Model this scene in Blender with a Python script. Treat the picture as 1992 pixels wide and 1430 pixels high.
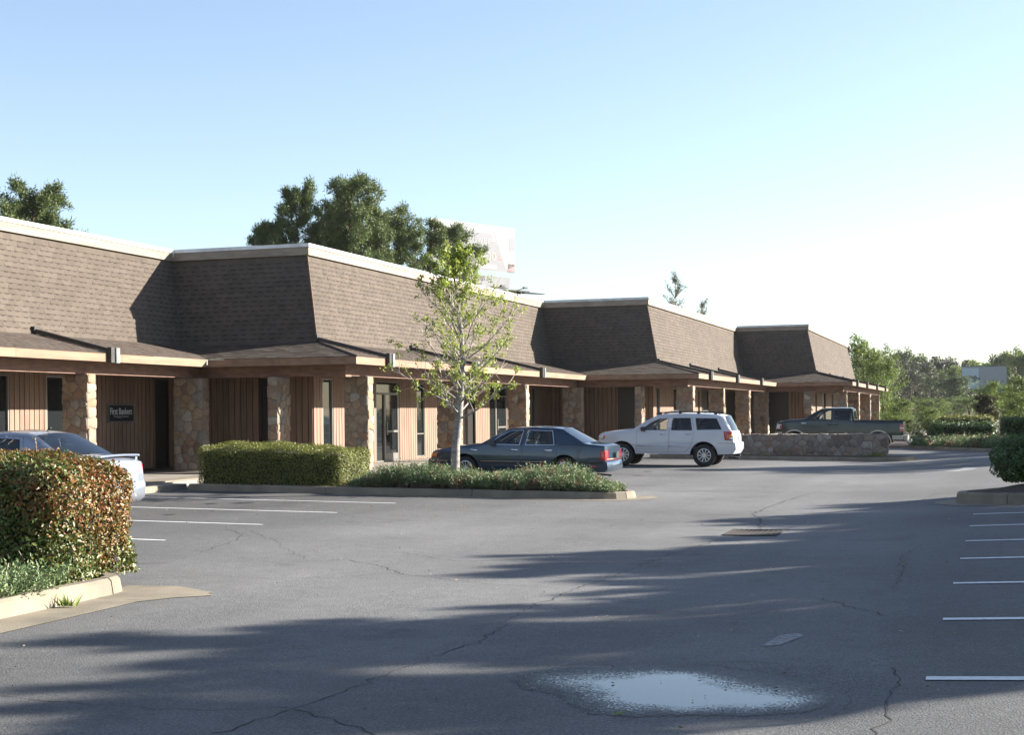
import bpy, bmesh, math, random
import numpy as np
from mathutils import Vector, Matrix
from mathutils.geometry import tessellate_polygon
for o in list(bpy.data.objects): bpy.data.objects.remove(o)
scene = bpy.context.scene
COL = scene.collection
R = math.radians
random.seed(7); np.random.seed(7)

# ------------------------------------------------------------------ camera, sky, sun, exposure
# world: x = away from the building across the lot, y = along the facades, z = up
H_CAM = 1.72
cam_d = bpy.data.cameras.new('camera'); cam = bpy.data.objects.new('camera', cam_d); COL.objects.link(cam)
cam_d.sensor_width = 36.0; cam_d.lens = 50.6; cam_d.shift_y = 89/1992
cam_d.clip_start = 0.1; cam_d.clip_end = 3000
cam.matrix_world = Matrix.Translation((0, 0, H_CAM)) @ Matrix.Rotation(R(18.17), 4, 'Z') @ Matrix.Rotation(R(90), 4, 'X') @ Matrix.Rotation(-0.01, 4, 'Z')
scene.camera = cam

SUN = Vector((4.25, 2.78, 1.95)).normalized()      # towards the sun
SUN_EL = math.asin(SUN.z)
world = bpy.data.worlds.new('World'); scene.world = world; world.use_nodes = True
wn = world.node_tree.nodes; wl = world.node_tree.links
bg = wn['Background']; bg.inputs['Strength'].default_value = 0.051
sky = wn.new('ShaderNodeTexSky'); sky.sky_type = 'NISHITA'; sky.sun_disc = False
sky.sun_elevation = SUN_EL; sky.sun_rotation = math.atan2(SUN.x, SUN.y)
sky.altitude = 100; sky.air_density = 1.0; sky.dust_density = 0.35; sky.ozone_density = 2.3
hs = wn.new('ShaderNodeHueSaturation'); hs.inputs['Saturation'].default_value = 0.85; hs.inputs['Value'].default_value = 1.07; hs.inputs['Hue'].default_value = 0.504
wl.new(sky.outputs[0], hs.inputs['Color']); wl.new(hs.outputs[0], bg.inputs['Color'])
sun_d = bpy.data.lights.new('sun', 'SUN'); sun_d.energy = 4.3; sun_d.angle = R(0.53); sun_d.color = (1.0, 0.94, 0.84)
sun = bpy.data.objects.new('sun', sun_d); COL.objects.link(sun)
sun.rotation_euler = SUN.to_track_quat('Z', 'Y').to_euler(); sun.location = SUN*200
vs = scene.view_settings
vs.view_transform = 'Standard'; vs.look = 'None'; vs.gamma = 1.0; vs.use_curve_mapping = False; vs.exposure = 2.2

# ------------------------------------------------------------------ materials
MATS = {}
def nodes(m): return m.node_tree.nodes, m.node_tree.links
def mat(name, c, c2=None, scale=4.0, rough=0.7, bump=0.0, bscale=40.0, metal=0.0, rand=0.0, spec=0.4, coat=0.0, detail=4.0, stretch=(1, 1, 1), trans=0.0, rand_cols=None, rough2=None, lo=.35, hi=.65, patch=0.0):
    m = bpy.data.materials.new(name); m.use_nodes = True; MATS[name] = m
    n, l = nodes(m); p = n['Principled BSDF']; out = n['Material Output']
    p.inputs['Roughness'].default_value = rough; p.inputs['Metallic'].default_value = metal
    p.inputs['Specular IOR Level'].default_value = spec
    if coat: p.inputs['Coat Weight'].default_value = coat; p.inputs['Coat Roughness'].default_value = .05
    tc = n.new('ShaderNodeTexCoord'); mp = n.new('ShaderNodeMapping'); mp.inputs['Scale'].default_value = stretch
    l.new(tc.outputs['Object'], mp.inputs['Vector'])
    col = None
    def mix(a, b, fac, mode='MIX'):
        x = n.new('ShaderNodeMix'); x.data_type = 'RGBA'; x.blend_type = mode
        for s, v in ((x.inputs[6], a), (x.inputs[7], b)):
            if isinstance(v, tuple): s.default_value = (*v[:3], 1)
            else: l.new(v, s)
        if isinstance(fac, float): x.inputs[0].default_value = fac
        else: l.new(fac, x.inputs[0])
        return x.outputs[2]
    rnd = None
    if rand or rand_cols:
        oi = n.new('ShaderNodeObjectInfo'); g = n.new('ShaderNodeNewGeometry')
        ad = n.new('ShaderNodeMath'); ad.operation = 'ADD'; l.new(oi.outputs['Random'], ad.inputs[0]); l.new(g.outputs['Random Per Island'], ad.inputs[1])
        fr = n.new('ShaderNodeMath'); fr.operation = 'FRACT'; l.new(ad.outputs[0], fr.inputs[0]); rnd = fr.outputs[0]
    if rand_cols:
        cr = n.new('ShaderNodeValToRGB'); cr.color_ramp.interpolation = 'LINEAR'
        els = cr.color_ramp.elements
        while len(els) < len(rand_cols): els.new(0.5)
        for i, cc in enumerate(rand_cols):
            els[i].position = i/(len(rand_cols)-1); els[i].color = (*cc, 1)
        l.new(rnd, cr.inputs[0]); base = cr.outputs[0]
    else: base = tuple(c)
    if c2 is not None:
        nz = n.new('ShaderNodeTexNoise'); nz.inputs['Scale'].default_value = scale; nz.inputs['Detail'].default_value = detail
        l.new(mp.outputs[0], nz.inputs['Vector'])
        mr = n.new('ShaderNodeMapRange'); mr.inputs[1].default_value = lo; mr.inputs[2].default_value = hi; l.new(nz.outputs['Fac'], mr.inputs[0])
        if rand_cols:
            base = mix(base, tuple(c2), mr.outputs[0], 'MULTIPLY')
        else: base = mix(base, tuple(c2), mr.outputs[0])
        if rough2 is not None:
            m2 = n.new('ShaderNodeMapRange'); m2.inputs[3].default_value = rough; m2.inputs[4].default_value = rough2; l.new(mr.outputs[0], m2.inputs[0]); l.new(m2.outputs[0], p.inputs['Roughness'])
    if patch:
        nz = n.new('ShaderNodeTexNoise'); nz.inputs['Scale'].default_value = .22; nz.inputs['Detail'].default_value = 5
        l.new(tc.outputs['Object'], nz.inputs['Vector'])
        mr = n.new('ShaderNodeMapRange'); mr.inputs[1].default_value = .3; mr.inputs[2].default_value = .7; mr.inputs[3].default_value = 1-patch; mr.inputs[4].default_value = 1+patch
        l.new(nz.outputs['Fac'], mr.inputs[0])
        vm = n.new('ShaderNodeVectorMath'); vm.operation = 'SCALE'; 
        if isinstance(base, tuple): vm.inputs[0].default_value = base[:3]
        else: l.new(base, vm.inputs[0])
        l.new(mr.outputs[0], vm.inputs['Scale']); base = vm.outputs[0]
    if rand:
        mr = n.new('ShaderNodeMapRange'); mr.inputs[3].default_value = 1-rand; mr.inputs[4].default_value = 1+rand
        l.new(rnd, mr.inputs[0])
        vm = n.new('ShaderNodeVectorMath'); vm.operation = 'SCALE'
        if isinstance(base, tuple): vm.inputs[0].default_value = base[:3]
        else: l.new(base, vm.inputs[0])
        l.new(mr.outputs[0], vm.inputs['Scale']); base = vm.outputs[0]
    if isinstance(base, tuple): p.inputs['Base Color'].default_value = (*base[:3], 1)
    else: l.new(base, p.inputs['Base Color'])
    if bump:
        bz = n.new('ShaderNodeTexNoise'); bz.inputs['Scale'].default_value = bscale; bz.inputs['Detail'].default_value = 3
        l.new(mp.outputs[0], bz.inputs['Vector'])
        bp = n.new('ShaderNodeBump'); bp.inputs['Strength'].default_value = bump; bp.inputs['Distance'].default_value = .02
        l.new(bz.outputs['Fac'], bp.inputs['Height']); l.new(bp.outputs[0], p.inputs['Normal'])
    if trans:
        tr = n.new('ShaderNodeBsdfTranslucent'); ms = n.new('ShaderNodeMixShader'); ms.inputs[0].default_value = trans
        if isinstance(base, tuple): tr.inputs[0].default_value = (*base[:3], 1)
        else: l.new(base, tr.inputs[0])
        l.new(p.outputs[0], ms.inputs[1]); l.new(tr.outputs[0], ms.inputs[2]); l.new(ms.outputs[0], out.inputs[0])
    return m
def glass_mat(name, tint, refl=1.0):
    m = bpy.data.materials.new(name); m.use_nodes = True; MATS[name] = m
    n, l = nodes(m); n.remove(n['Principled BSDF']); out = n['Material Output']
    t = n.new('ShaderNodeBsdfTransparent'); t.inputs[0].default_value = (*tint, 1)
    g = n.new('ShaderNodeBsdfGlossy'); g.inputs['Roughness'].default_value = .015; g.inputs[0].default_value = (refl, refl, refl, 1)
    fr = n.new('ShaderNodeFresnel'); fr.inputs[0].default_value = 1.5
    ms = n.new('ShaderNodeMixShader'); l.new(fr.outputs[0], ms.inputs[0]); l.new(t.outputs[0], ms.inputs[1]); l.new(g.outputs[0], ms.inputs[2]); l.new(ms.outputs[0], out.inputs[0])
    return m

def asphalt_mat():
    m = bpy.data.materials.new('asphalt'); m.use_nodes = True; MATS['asphalt'] = m
    n, l = nodes(m); p = n['Principled BSDF']
    tc = n.new('ShaderNodeTexCoord')
    def noise(scale, detail=3, rough=.55, stretch=None):
        z = n.new('ShaderNodeTexNoise'); z.inputs['Scale'].default_value = scale; z.inputs['Detail'].default_value = detail; z.inputs['Roughness'].default_value = rough
        if stretch:
            mp = n.new('ShaderNodeMapping'); mp.inputs['Scale'].default_value = stretch; l.new(tc.outputs['Object'], mp.inputs[0]); l.new(mp.outputs[0], z.inputs[0])
        else: l.new(tc.outputs['Object'], z.inputs[0])
        return z.outputs['Fac']
    def rng(v, a, b, c, d):
        r = n.new('ShaderNodeMapRange'); r.inputs[1].default_value = a; r.inputs[2].default_value = b; r.inputs[3].default_value = c; r.inputs[4].default_value = d
        l.new(v, r.inputs[0]); return r.outputs[0]
    def mul(a, b):
        r = n.new('ShaderNodeMath'); r.operation = 'MULTIPLY'; l.new(a, r.inputs[0]); l.new(b, r.inputs[1]); return r.outputs[0]
    grain = rng(noise(52, 5, .85), .28, .74, .2, 1.9)
    vo = n.new('ShaderNodeTexVoronoi'); vo.inputs['Scale'].default_value = 70; l.new(tc.outputs['Object'], vo.inputs[0])
    stone = rng(vo.outputs['Distance'], .0, .55, 1.35, .8)
    mid = rng(noise(5, 4), .3, .7, .92, 1.08)
    big = rng(noise(.18, 5), .3, .7, .70, 1.22)
    lanes = rng(noise(.5, 3, .5, (1.0, .06, 1.0)), .35, .68, .86, 1.1)
    spots = mul(rng(noise(1.3, 2), .68, .80, 1.0, .62), rng(noise(.33, 4, .7), .60, .66, 1.0, .82))
    sx = n.new('ShaderNodeSeparateXYZ'); l.new(tc.outputs['Object'], sx.inputs[0])
    wob = n.new('ShaderNodeMath'); wob.operation = 'MULTIPLY_ADD'; l.new(noise(.3, 3), wob.inputs[0]); wob.inputs[1].default_value = 3.0; l.new(sx.outputs[0], wob.inputs[2])
    bays = rng(wob.outputs[0], -10.5, -6.0, .68, 1.10); right = rng(wob.outputs[0], -1.0, 1.8, 1.0, .80)      # stalls keep darker sealer, the driven aisle is worn pale
    sy = n.new('ShaderNodeMath'); sy.operation = 'ADD'; l.new(sx.outputs[1], sy.inputs[0]); l.new(rng(noise(.4, 3), .3, .7, -1.5, 1.5), sy.inputs[1])
    nearm = rng(sy.outputs[0], 8.5, 14.0, .86, 1.0)
    f = mul(mul(mul(mul(grain, stone), mul(mid, big)), mul(lanes, spots)), mul(mul(bays, right), nearm))
    vm = n.new('ShaderNodeVectorMath'); vm.operation = 'SCALE'; vm.inputs[0].default_value = (.132, .130, .128); l.new(f, vm.inputs['Scale'])
    l.new(vm.outputs[0], p.inputs['Base Color'])
    p.inputs['Roughness'].default_value = .82; p.inputs['Specular IOR Level'].default_value = .32
    bp = n.new('ShaderNodeBump'); bp.inputs['Strength'].default_value = .55; bp.inputs['Distance'].default_value = .006
    l.new(vo.outputs['Distance'], bp.inputs['Height']); l.new(bp.outputs[0], p.inputs['Normal'])
asphalt_mat()
mat('concrete', (.225, .192, .142), (.155, .133, .101), 2.2, .85, .25, 60, patch=.12)
mat('walk', (0.26, 0.234, 0.195), (0.1885, 0.169, 0.143), 1.5, .85, .2, 60)
mat('grass_ground', (.07, .085, .03), (.12, .10, .05), .6, .95, .3, 8)
mat('soil', (.075, .045, .03), (.035, .022, .015), 9, .95, .8, 30)
mat('paint_white', (.66, .66, .66), (.40, .40, .40), 14, .7, 0, lo=.5, hi=.8, patch=.12)
mat('paint_faded', (.26, .26, .26), (.13, .13, .13), 22, .8, 0, lo=.4, hi=.6)
mat('crack', (.026, .025, .024), rough=.95)
mat('weed_line', (.10, .11, .03), rough=.9)
mat('shingle', (.108, .088, .071), (.078, .063, .051), 60, .92, .35, 180, rand=.12, spec=.2, patch=.10)
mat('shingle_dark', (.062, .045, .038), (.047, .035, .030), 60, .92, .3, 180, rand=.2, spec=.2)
mat('fascia', (.25, .158, .100), (.185, .112, .070), 3, .75, .1, 30, stretch=(1, .25, 3), rand=.08)
mat('parapet_wood', (.27, .222, .172), (.20, .16, .12), 2, .75, .1, 30, stretch=(1, .3, 3), rand=.07)
mat('cap_metal', (.55, .55, .55), (.42, .42, .42), 3, .42, 0, metal=.2)
mat('siding', (.225, .146, .102), (.155, .098, .068), 3, .78, .12, 60, stretch=(6, 6, .35), rand=.10)
mat('siding_back', (.05, .029, .021), rough=.9)
mat('beam', (0.2175, 0.1276, 0.0899), (0.1522, 0.087, 0.0638), 3, .8, .1, 40, stretch=(1, 1, 4), rand=.06)
mat('soffit', (0.195, 0.13, 0.0975), (0.156, 0.104, 0.078), 2, .85)
mat('mortar', (0.217, 0.182, 0.147), (0.161, 0.1372, 0.112), 12, .95, .6, 60)
STONES = [(.42, .27, .16), (.34, .30, .26), (.40, .22, .13), (.46, .36, .25), (.27, .15, .095), (.50, .44, .36), (.44, .25, .15), (.30, .255, .215), (.48, .33, .20), (.22, .135, .095), (.40, .33, .26), (.43, .29, .19)]
STONES = [(.72*c[0], .77*c[1], .80*c[2]) for c in STONES]
mat('stone', (1, 1, 1), (.72, .68, .64), 9, .88, .7, 24, rand_cols=STONES, lo=.3, hi=.7)
GSTONES = [tuple(.62*x+.38*(sum(c)/3) for x in c) for c in STONES]
mat('stone_grey', (1, 1, 1), (.66, .64, .62), 9, .9, .7, 24, rand_cols=GSTONES, lo=.3, hi=.7)
mat('gutter_metal', (.035, .033, .031), (.05, .045, .04), 5, .45, metal=.3)
mat('downspout', (.20, .215, .21), (.13, .14, .14), 6, .45, metal=.2)
mat('dark_glass', (.012, .014, .015), rough=.03, spec=.28)
mat('blind', (.16, .16, .15), rough=.7)
mat('alu', (.20, .185, .165), rough=.4, metal=.5)
mat('alu_light', (.30, .29, .27), rough=.35, metal=.6)
mat('dark_door', (.018, .015, .013), rough=.35)
mat('interior', (.03, .028, .026), rough=.9)
mat('sign_black', (.012, .012, .013), rough=.4)
mat('sign_frame', (.14, .15, .15), rough=.45, metal=.3)
mat('sign_text', (.62, .63, .65), rough=.6)
mat('sign_text2', (.30, .30, .31), rough=.6)
mat('paper', (.72, .71, .68), rough=.8)
mat('roof_top', (.30, .30, .29), rough=.9)
mat('rubber', (.016, .016, .017), (.03, .03, .03), 40, .8)
mat('rim', (.62, .63, .64), rough=.28, metal=.75)
mat('rim_dark', (.03, .03, .032), rough=.5, metal=.4)
mat('under', (.012, .012, .012), rough=.9)
mat('trim_black', (.02, .02, .022), rough=.5)
mat('chrome', (.72, .73, .74), rough=.14, metal=1.0)
mat('lens_red', (.42, .012, .02), rough=.12, spec=.6, coat=.5)
mat('lens_amber', (.65, .20, .02), rough=.12, spec=.6, coat=.5)
mat('lens_clear', (.62, .63, .64), rough=.12, spec=.6, coat=.5)
mat('plate', (.55, .56, .55), rough=.5)
mat('seat_light', (.42, .43, .43), rough=.85)
mat('seat_dark', (.06, .065, .07), rough=.85)
mat('car_blue', (.006, .025, .056), (.007, .027, .059), 3, .34, 0, metal=.35, coat=.9)
mat('car_white', (.50, .51, .54), (.48, .49, .52), 2, .38, 0, coat=.8)
mat('car_green', (.004, .011, .013), (.005, .012, .014), 3, .32, 0, metal=.2, coat=.6)
mat('car_tan', (.42, .38, .31), rough=.42, coat=.5)
mat('car_silver', (.25, .275, .325), (.24, .265, .315), 3, .30, 0, metal=.5, coat=.9)
glass_mat('car_glass', (.62, .68, .66))
glass_mat('car_glass_tint', (.10, .115, .115))
mat('steel_grey', (.30, .30, .30), (.22, .21, .20), 3, .6, 0, metal=.4)
mat('steel_dark', (.045, .043, .042), rough=.7)
mat('bill_white', (.17, .17, .175), rough=.6)
mat('bill_grey', (.082, .085, .100), (.105, .108, .12), 1.2, .6)
mat('bill_lilac', (.10, .10, .125), rough=.6)
mat('bill_text', (.19, .185, .14), rough=.6)
mat('bill_red', (.13, .035, .045), (.15, .10, .105), 3, .6)
mat('bill_blue', (.30, .38, .44), rough=.6)
mat('bill_slate', (.20, .225, .26), rough=.6)
mat('bill_ink', (.055, .07, .075), (.10, .12, .12), 1.4, .6)
mat('bark_pine', (.16, .10, .07), (.09, .06, .045), 5, .95, .8, 20, stretch=(3, 3, .7))
mat('bark_grey', (.30, .28, .26), (.15, .135, .12), 6, .9, .5, 25, stretch=(1, 1, 2.5))
mat('bark_dark', (.12, .10, .08), (.07, .055, .045), 6, .95, .6, 20)
mat('twig', (.24, .20, .17), rough=.9)
mat('twig_pale', (.42, .37, .32), rough=.9)
mat('needle', (.05, .08, .025), rough=.6, trans=.22, rand_cols=[(0.0468, 0.078, 0.02288), (0.0884, 0.1196, 0.0312), (0.1196, 0.1456, 0.03952), (0.0676, 0.0988, 0.02912)])
mat('leaf_fresh', (.15, .2, .03), rough=.5, trans=.4, rand_cols=[(0.1495, 0.2145, 0.0286), (0.234, 0.2925, 0.0455), (0.312, 0.351, 0.065), (0.195, 0.26, 0.039)])
mat('leaf_tree', (.1, .14, .03), rough=.55, trans=.35, rand_cols=[(0.08625, 0.138, 0.0253), (0.138, 0.1898, 0.0368), (0.184, 0.2242, 0.05175), (0.1035, 0.1552, 0.02875)])
mat('leaf_far', (.1, .14, .03), rough=.6, trans=.3, rand_cols=[(0.066, 0.096, 0.036), (0.102, 0.132, 0.054), (0.126, 0.15, 0.06), (0.078, 0.108, 0.048)])
mat('leaf_faint', (.1, .14, .03), rough=.6, trans=.25, rand_cols=[(.095, .10, .06), (.12, .12, .075), (.085, .095, .055)])
mat('leaf_yew', (.1, .14, .03), rough=.6, trans=.2, rand_cols=[(.06, .052, .022), (.085, .072, .03), (.05, .055, .02)])
mat('leaf_photinia', (.1, .1, .03), rough=.42, spec=.4, trans=.25, rand_cols=[(.045, .08, .016), (.10, .135, .027), (.075, .11, .024), (.13, .15, .03), (.055, .09, .02), (.17, .10, .03), (.09, .12, .026)])
mat('leaf_red', (.1, .1, .03), rough=.42, spec=.4, trans=.25, rand_cols=[(.22, .070, .022), (.13, .10, .022), (.25, .115, .026), (.17, .050, .02), (.10, .115, .025), (.27, .16, .045)])
mat('leaf_box', (.1, .12, .03), rough=.45, trans=.25, rand_cols=[(0.1105, 0.1365, 0.0234), (0.182, 0.195, 0.0364), (0.143, 0.1625, 0.0286), (0.234, 0.2275, 0.0585)])
mat('leaf_juniper', (.1, .12, .03), rough=.6, trans=.15, rand_cols=[(0.075, 0.132, 0.0525), (0.1275, 0.1875, 0.075), (0.165, 0.2175, 0.09), (0.0975, 0.15, 0.06), (0.21, 0.225, 0.105)])
mat('leaf_dry', (.2, .1, .06), rough=.8, trans=.15, rand_cols=[(.20, .085, .055), (.26, .13, .085), (.16, .075, .05)])
mat('leaf_holly', (.05, .08, .02), rough=.4, trans=.2, rand_cols=[(0.039, 0.0754, 0.0208), (0.065, 0.1105, 0.0286), (0.091, 0.1365, 0.0364)])
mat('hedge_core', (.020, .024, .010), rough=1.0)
mat('weed', (.14, .2, .03), rough=.6, trans=.3, rand_cols=[(.13, .19, .03), (.2, .25, .05)])
mat('litter', (.3, .2, .12), rough=.8, rand_cols=[(.36, .26, .18), (.25, .14, .08), (.42, .36, .28), (.3, .1, .07)])
mat('drain_iron', (.040, .028, .022), (.025, .02, .018), 8, .9)
mat('pole_red', (.5, .10, .08), rough=.6)

# ------------------------------------------------------------------ mesh helpers
class MB:
    def __init__(s): s.v = []; s.f = []; s.m = []
    def add(s, vs, fs, mi=0):
        o = len(s.v); s.v.extend(vs); s.f.extend([tuple(i+o for i in f) for f in fs]); s.m.extend([mi]*len(fs))
    def quad(s, a, b, c, d, mi=0): s.add([a, b, c, d], [(0, 1, 2, 3)], mi)
    def box(s, x0, x1, y0, y1, z0, z1, mi=0):
        s.add([(x0, y0, z0), (x1, y0, z0), (x1, y1, z0), (x0, y1, z0), (x0, y0, z1), (x1, y0, z1), (x1, y1, z1), (x0, y1, z1)],
              [(0, 3, 2, 1), (4, 5, 6, 7), (0, 1, 5, 4), (1, 2, 6, 5), (2, 3, 7, 6), (3, 0, 4, 7)], mi)
    def hexa(s, p, mi=0):   # 8 corners, bottom ring then top ring
        s.add(p, [(0, 3, 2, 1), (4, 5, 6, 7), (0, 1, 5, 4), (1, 2, 6, 5), (2, 3, 7, 6), (3, 0, 4, 7)], mi)
    def tube(s, pts, rad, n=6, mi=0, caps=True):
        pts = [Vector(p) for p in pts]; rings = []
        if not hasattr(rad, '__len__'): rad = [rad]*len(pts)
        up = Vector((0, 0, 1))
        d0 = (pts[1]-pts[0]).normalized()
        x = d0.orthogonal().normalized()
        vs = []
        for i, p in enumerate(pts):
            d = (pts[min(i+1, len(pts)-1)]-pts[max(i-1, 0)])
            d = d.normalized() if d.length > 1e-9 else d0
            x = (x - d*x.dot(d)); x = x.normalized() if x.length > 1e-6 else d.orthogonal().normalized()
            y = d.cross(x)
            for k in range(n):
                a = 2*math.pi*k/n; q = p + (x*math.cos(a)+y*math.sin(a))*rad[i]; vs.append((q.x, q.y, q.z))
        fs = []
        for i in range(len(pts)-1):
            for k in range(n):
                k2 = (k+1) % n; fs.append((i*n+k, i*n+k2, (i+1)*n+k2, (i+1)*n+k))
        if caps: fs.append(tuple(range(n-1, -1, -1))); fs.append(tuple((len(pts)-1)*n+k for k in range(n)))
        s.add(vs, fs, mi)
    def lathe(s, prof, n=24, axis='y', mi=0, c=(0, 0, 0)):   # prof: (radius, along)
        vs = []; fs = []
        for (r, t) in prof:
            for k in range(n):
                a = 2*math.pi*k/n
                if axis == 'y': vs.append((c[0]+r*math.cos(a), c[1]+t, c[2]+r*math.sin(a)))
                else: vs.append((c[0]+r*math.cos(a), c[1]+r*math.sin(a), c[2]+t))
        for i in range(len(prof)-1):
            for k in range(n):
                k2 = (k+1) % n; fs.append((i*n+k, i*n+k2, (i+1)*n+k2, (i+1)*n+k))
        s.add(vs, fs, mi)
    def mesh(s, name, mats, smooth=False):
        me = bpy.data.meshes.new(name); me.from_pydata(s.v, [], s.f)
        if not isinstance(mats, (list, tuple)): mats = [mats]
        for m in mats: me.materials.append(MATS[m])
        if len(mats) > 1: me.polygons.foreach_set('material_index', s.m)
        if smooth: me.polygons.foreach_set('use_smooth', [True]*len(me.polygons))
        me.update(); return me
    def build(s, name, mats, parent=None, smooth=False, **k):
        return link(name, s.mesh(name, mats, smooth), parent, **k)
def link(name, me, parent=None, label=None, cat=None, group=None, kind=None, loc=None, rot=None):
    o = bpy.data.objects.new(name, me); COL.objects.link(o)
    if parent is not None: o.parent = parent
    if loc is not None: o.location = loc
    if rot is not None: o.rotation_euler = rot
    return tag(o, label, cat, group, kind)
def tag(o, label=None, cat=None, group=None, kind=None):
    if label: o['label'] = label
    if cat: o['category'] = cat
    if group: o['group'] = group
    if kind: o['kind'] = kind
    return o
def empty(name, loc=(0, 0, 0), rot=(0, 0, 0), **k):
    o = link(name, None, loc=loc, rot=rot, **k); o.empty_display_size = .3; return o
def arr_mesh(name, V, F, m, smooth=False):          # numpy verts (n,3) and faces (k, 3 or 4)
    me = bpy.data.meshes.new(name); V = np.asarray(V, np.float32); F = np.asarray(F, np.int32)
    me.vertices.add(len(V)); me.vertices.foreach_set('co', V.ravel())
    k = F.shape[1]; me.loops.add(F.size); me.loops.foreach_set('vertex_index', F.ravel())
    me.polygons.add(len(F)); me.polygons.foreach_set('loop_start', np.arange(0, F.size, k, dtype=np.int32)); me.polygons.foreach_set('loop_total', np.full(len(F), k, np.int32))
    if smooth: me.polygons.foreach_set('use_smooth', np.ones(len(F), bool))
    me.materials.append(MATS[m]); me.update(calc_edges=True); me.validate(); return me
def copy_tree(o, parent=None):
    c = o.copy(); COL.objects.link(c); c.parent = parent
    for ch in list(o.children): copy_tree(ch, c)
    return c
def text_mesh(name, txt, size, m, width=None, height=None, extrude=.004):
    cu = bpy.data.curves.new(name, 'FONT'); cu.body = txt; cu.size = size; cu.extrude = extrude; cu.align_x = 'CENTER'; cu.align_y = 'CENTER'; cu.resolution_u = 2
    o = bpy.data.objects.new('tmp_text', cu); COL.objects.link(o)
    me = bpy.data.meshes.new_from_object(o, depsgraph=bpy.context.evaluated_depsgraph_get()); bpy.data.objects.remove(o); me.name = name
    co = np.array([v.co[:] for v in me.vertices]); lo = co.min(0); hi = co.max(0)
    co -= (lo+hi)/2
    if width: co[:, 0] *= width/(hi[0]-lo[0])
    if height: co[:, 1] *= height/(hi[1]-lo[1])
    me.vertices.foreach_set('co', co.astype(np.float32).ravel()); me.materials.clear(); me.materials.append(MATS[m]); me.update()
    return me

# ------------------------------------------------------------------ ground
PUD = (-1.95, 9.08)
def zt0(x):
    t = min(x+3.0, 8.0); return -.12+.0285*(math.sqrt(t*t+.25)-.5)+.0165*t
def zt(x, y):
    z = zt0(x)
    d = math.hypot((x-PUD[0])/1.15, (y-PUD[1])/.95)
    if d < 1.3:
        w = 1 if d < 1 else (1.3-d)/.3; w = w*w*(3-2*w); z = z*(1-w)+(-.090)*w
    return z
def sheet(name, xs, ys, fz, m, **k):
    V = [(x, y, fz(x, y)) for y in ys for x in xs]; nx = len(xs)
    F = [(j*nx+i, j*nx+i+1, (j+1)*nx+i+1, (j+1)*nx+i) for j in range(len(ys)-1) for i in range(nx-1)]
    return link(name, arr_mesh(name, V, F, m, True), **k)
xs = [-1500, -700, -300, -150, -80, -40, -24, -18, -14, -10, -6, -3, 0, 4, 8, 14, 25, 50, 100, 200, 400, 800, 1500]
ys = [-400, -100, -20, 0, 10, 25, 50, 80, 110, 140, 180, 240, 320, 500, 900, 1800]
sheet('ground', xs, ys, lambda x, y: zt0(x)-.16-.00002*max(0, y-100), 'grass_ground', kind='structure', label='grassy ground around the parking lot')
xs = list(np.arange(-24, -4, .8))+list(np.arange(-4, .6, .12))+list(np.arange(.6, 14.1, .6))
ys = list(np.arange(-6, 7, .8))+list(np.arange(7, 11.6, .12))+list(np.arange(11.6, 60, 1.2))+list(np.arange(60, 118, 4))
lot = sheet('parking_lot', xs, ys, zt, 'asphalt', kind='structure', label='worn grey asphalt of the parking lot')
sheet('side_road', [14.5, 20, 30, 60], list(np.arange(-40, 240, 12)), lambda x, y: zt0(9)-.02, 'asphalt', kind='structure', label='asphalt road running past the lot')

def strip(mb, p, q, w, dz, fz=zt, n=48, mi=0):
    p = Vector(p); q = Vector(q); d = (q-p); s = Vector((-d.y, d.x)).normalized()*w/2
    vs = []
    for i in range(n+1):
        c = p+d*i/n
        for e in (c-s, c+s): vs.append((e.x, e.y, fz(e.x, e.y)+dz))
    mb.add(vs, [(2*i, 2*i+1, 2*i+3, 2*i+2) for i in range(n)], mi)
for y in (9.6, 12.33, 14.88, 17.33, 19.64, 22.15, 24.62):
    mb = MB(); strip(mb, (-.38+.012*(y-9), y), (5.0, y+.02), .125, .007); mb.build('parking_stripe', 'paint_white', lot)
for y in (26.25, 23.55, 20.75, 17.85, 15.1):
    mb = MB(); strip(mb, (-17.3, y+.06), (-11.05, y), .085, .004); mb.build('parking_stripe', 'paint_white', lot)
for (a, b) in (((-9.3, 31.9), (-4.4, 33.0)), ((-12.8, 40.6), (-7.2, 40.3)), ((-12.6, 43.2), (-6.9, 43.0)), ((-12.5, 48.6), (-6.9, 48.4)), ((-7.8, 57.6), (-3.0, 57.5)), ((-7.6, 60.6), (-3.1, 60.4)), ((-7.8, 67.5), (-3.0, 67.3))):
    mb = MB(); strip(mb, a, b, .085, .005); mb.build('parking_stripe', 'paint_faded', lot)
# worn direction arrow, and a sunlit patch done in pale colour
def flat_poly(name, pts, dz, m, parent, fz=zt):
    mb = MB(); mb.add([(x, y, fz(x, y)+dz) for x, y in pts], [tuple(range(len(pts)))]); return mb.build(name, m, parent)
flat_poly('paint_mark_lit_patch', [(-1.62, 10.95), (-1.50, 10.98), (-1.36, 11.45), (-1.42, 11.62), (-1.56, 11.5)], .004, 'paint_faded', lot)
flat_poly('paint_mark_lit_patch', [(-1.15, 42.2), (-.75, 41.8), (-.35, 42.6), (-.2, 43.8), (-.6, 44.6), (-.75, 43.2)], .004, 'paint_faded', lot)  # lit patch of asphalt: sunlight put into the colour, no marking here
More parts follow.
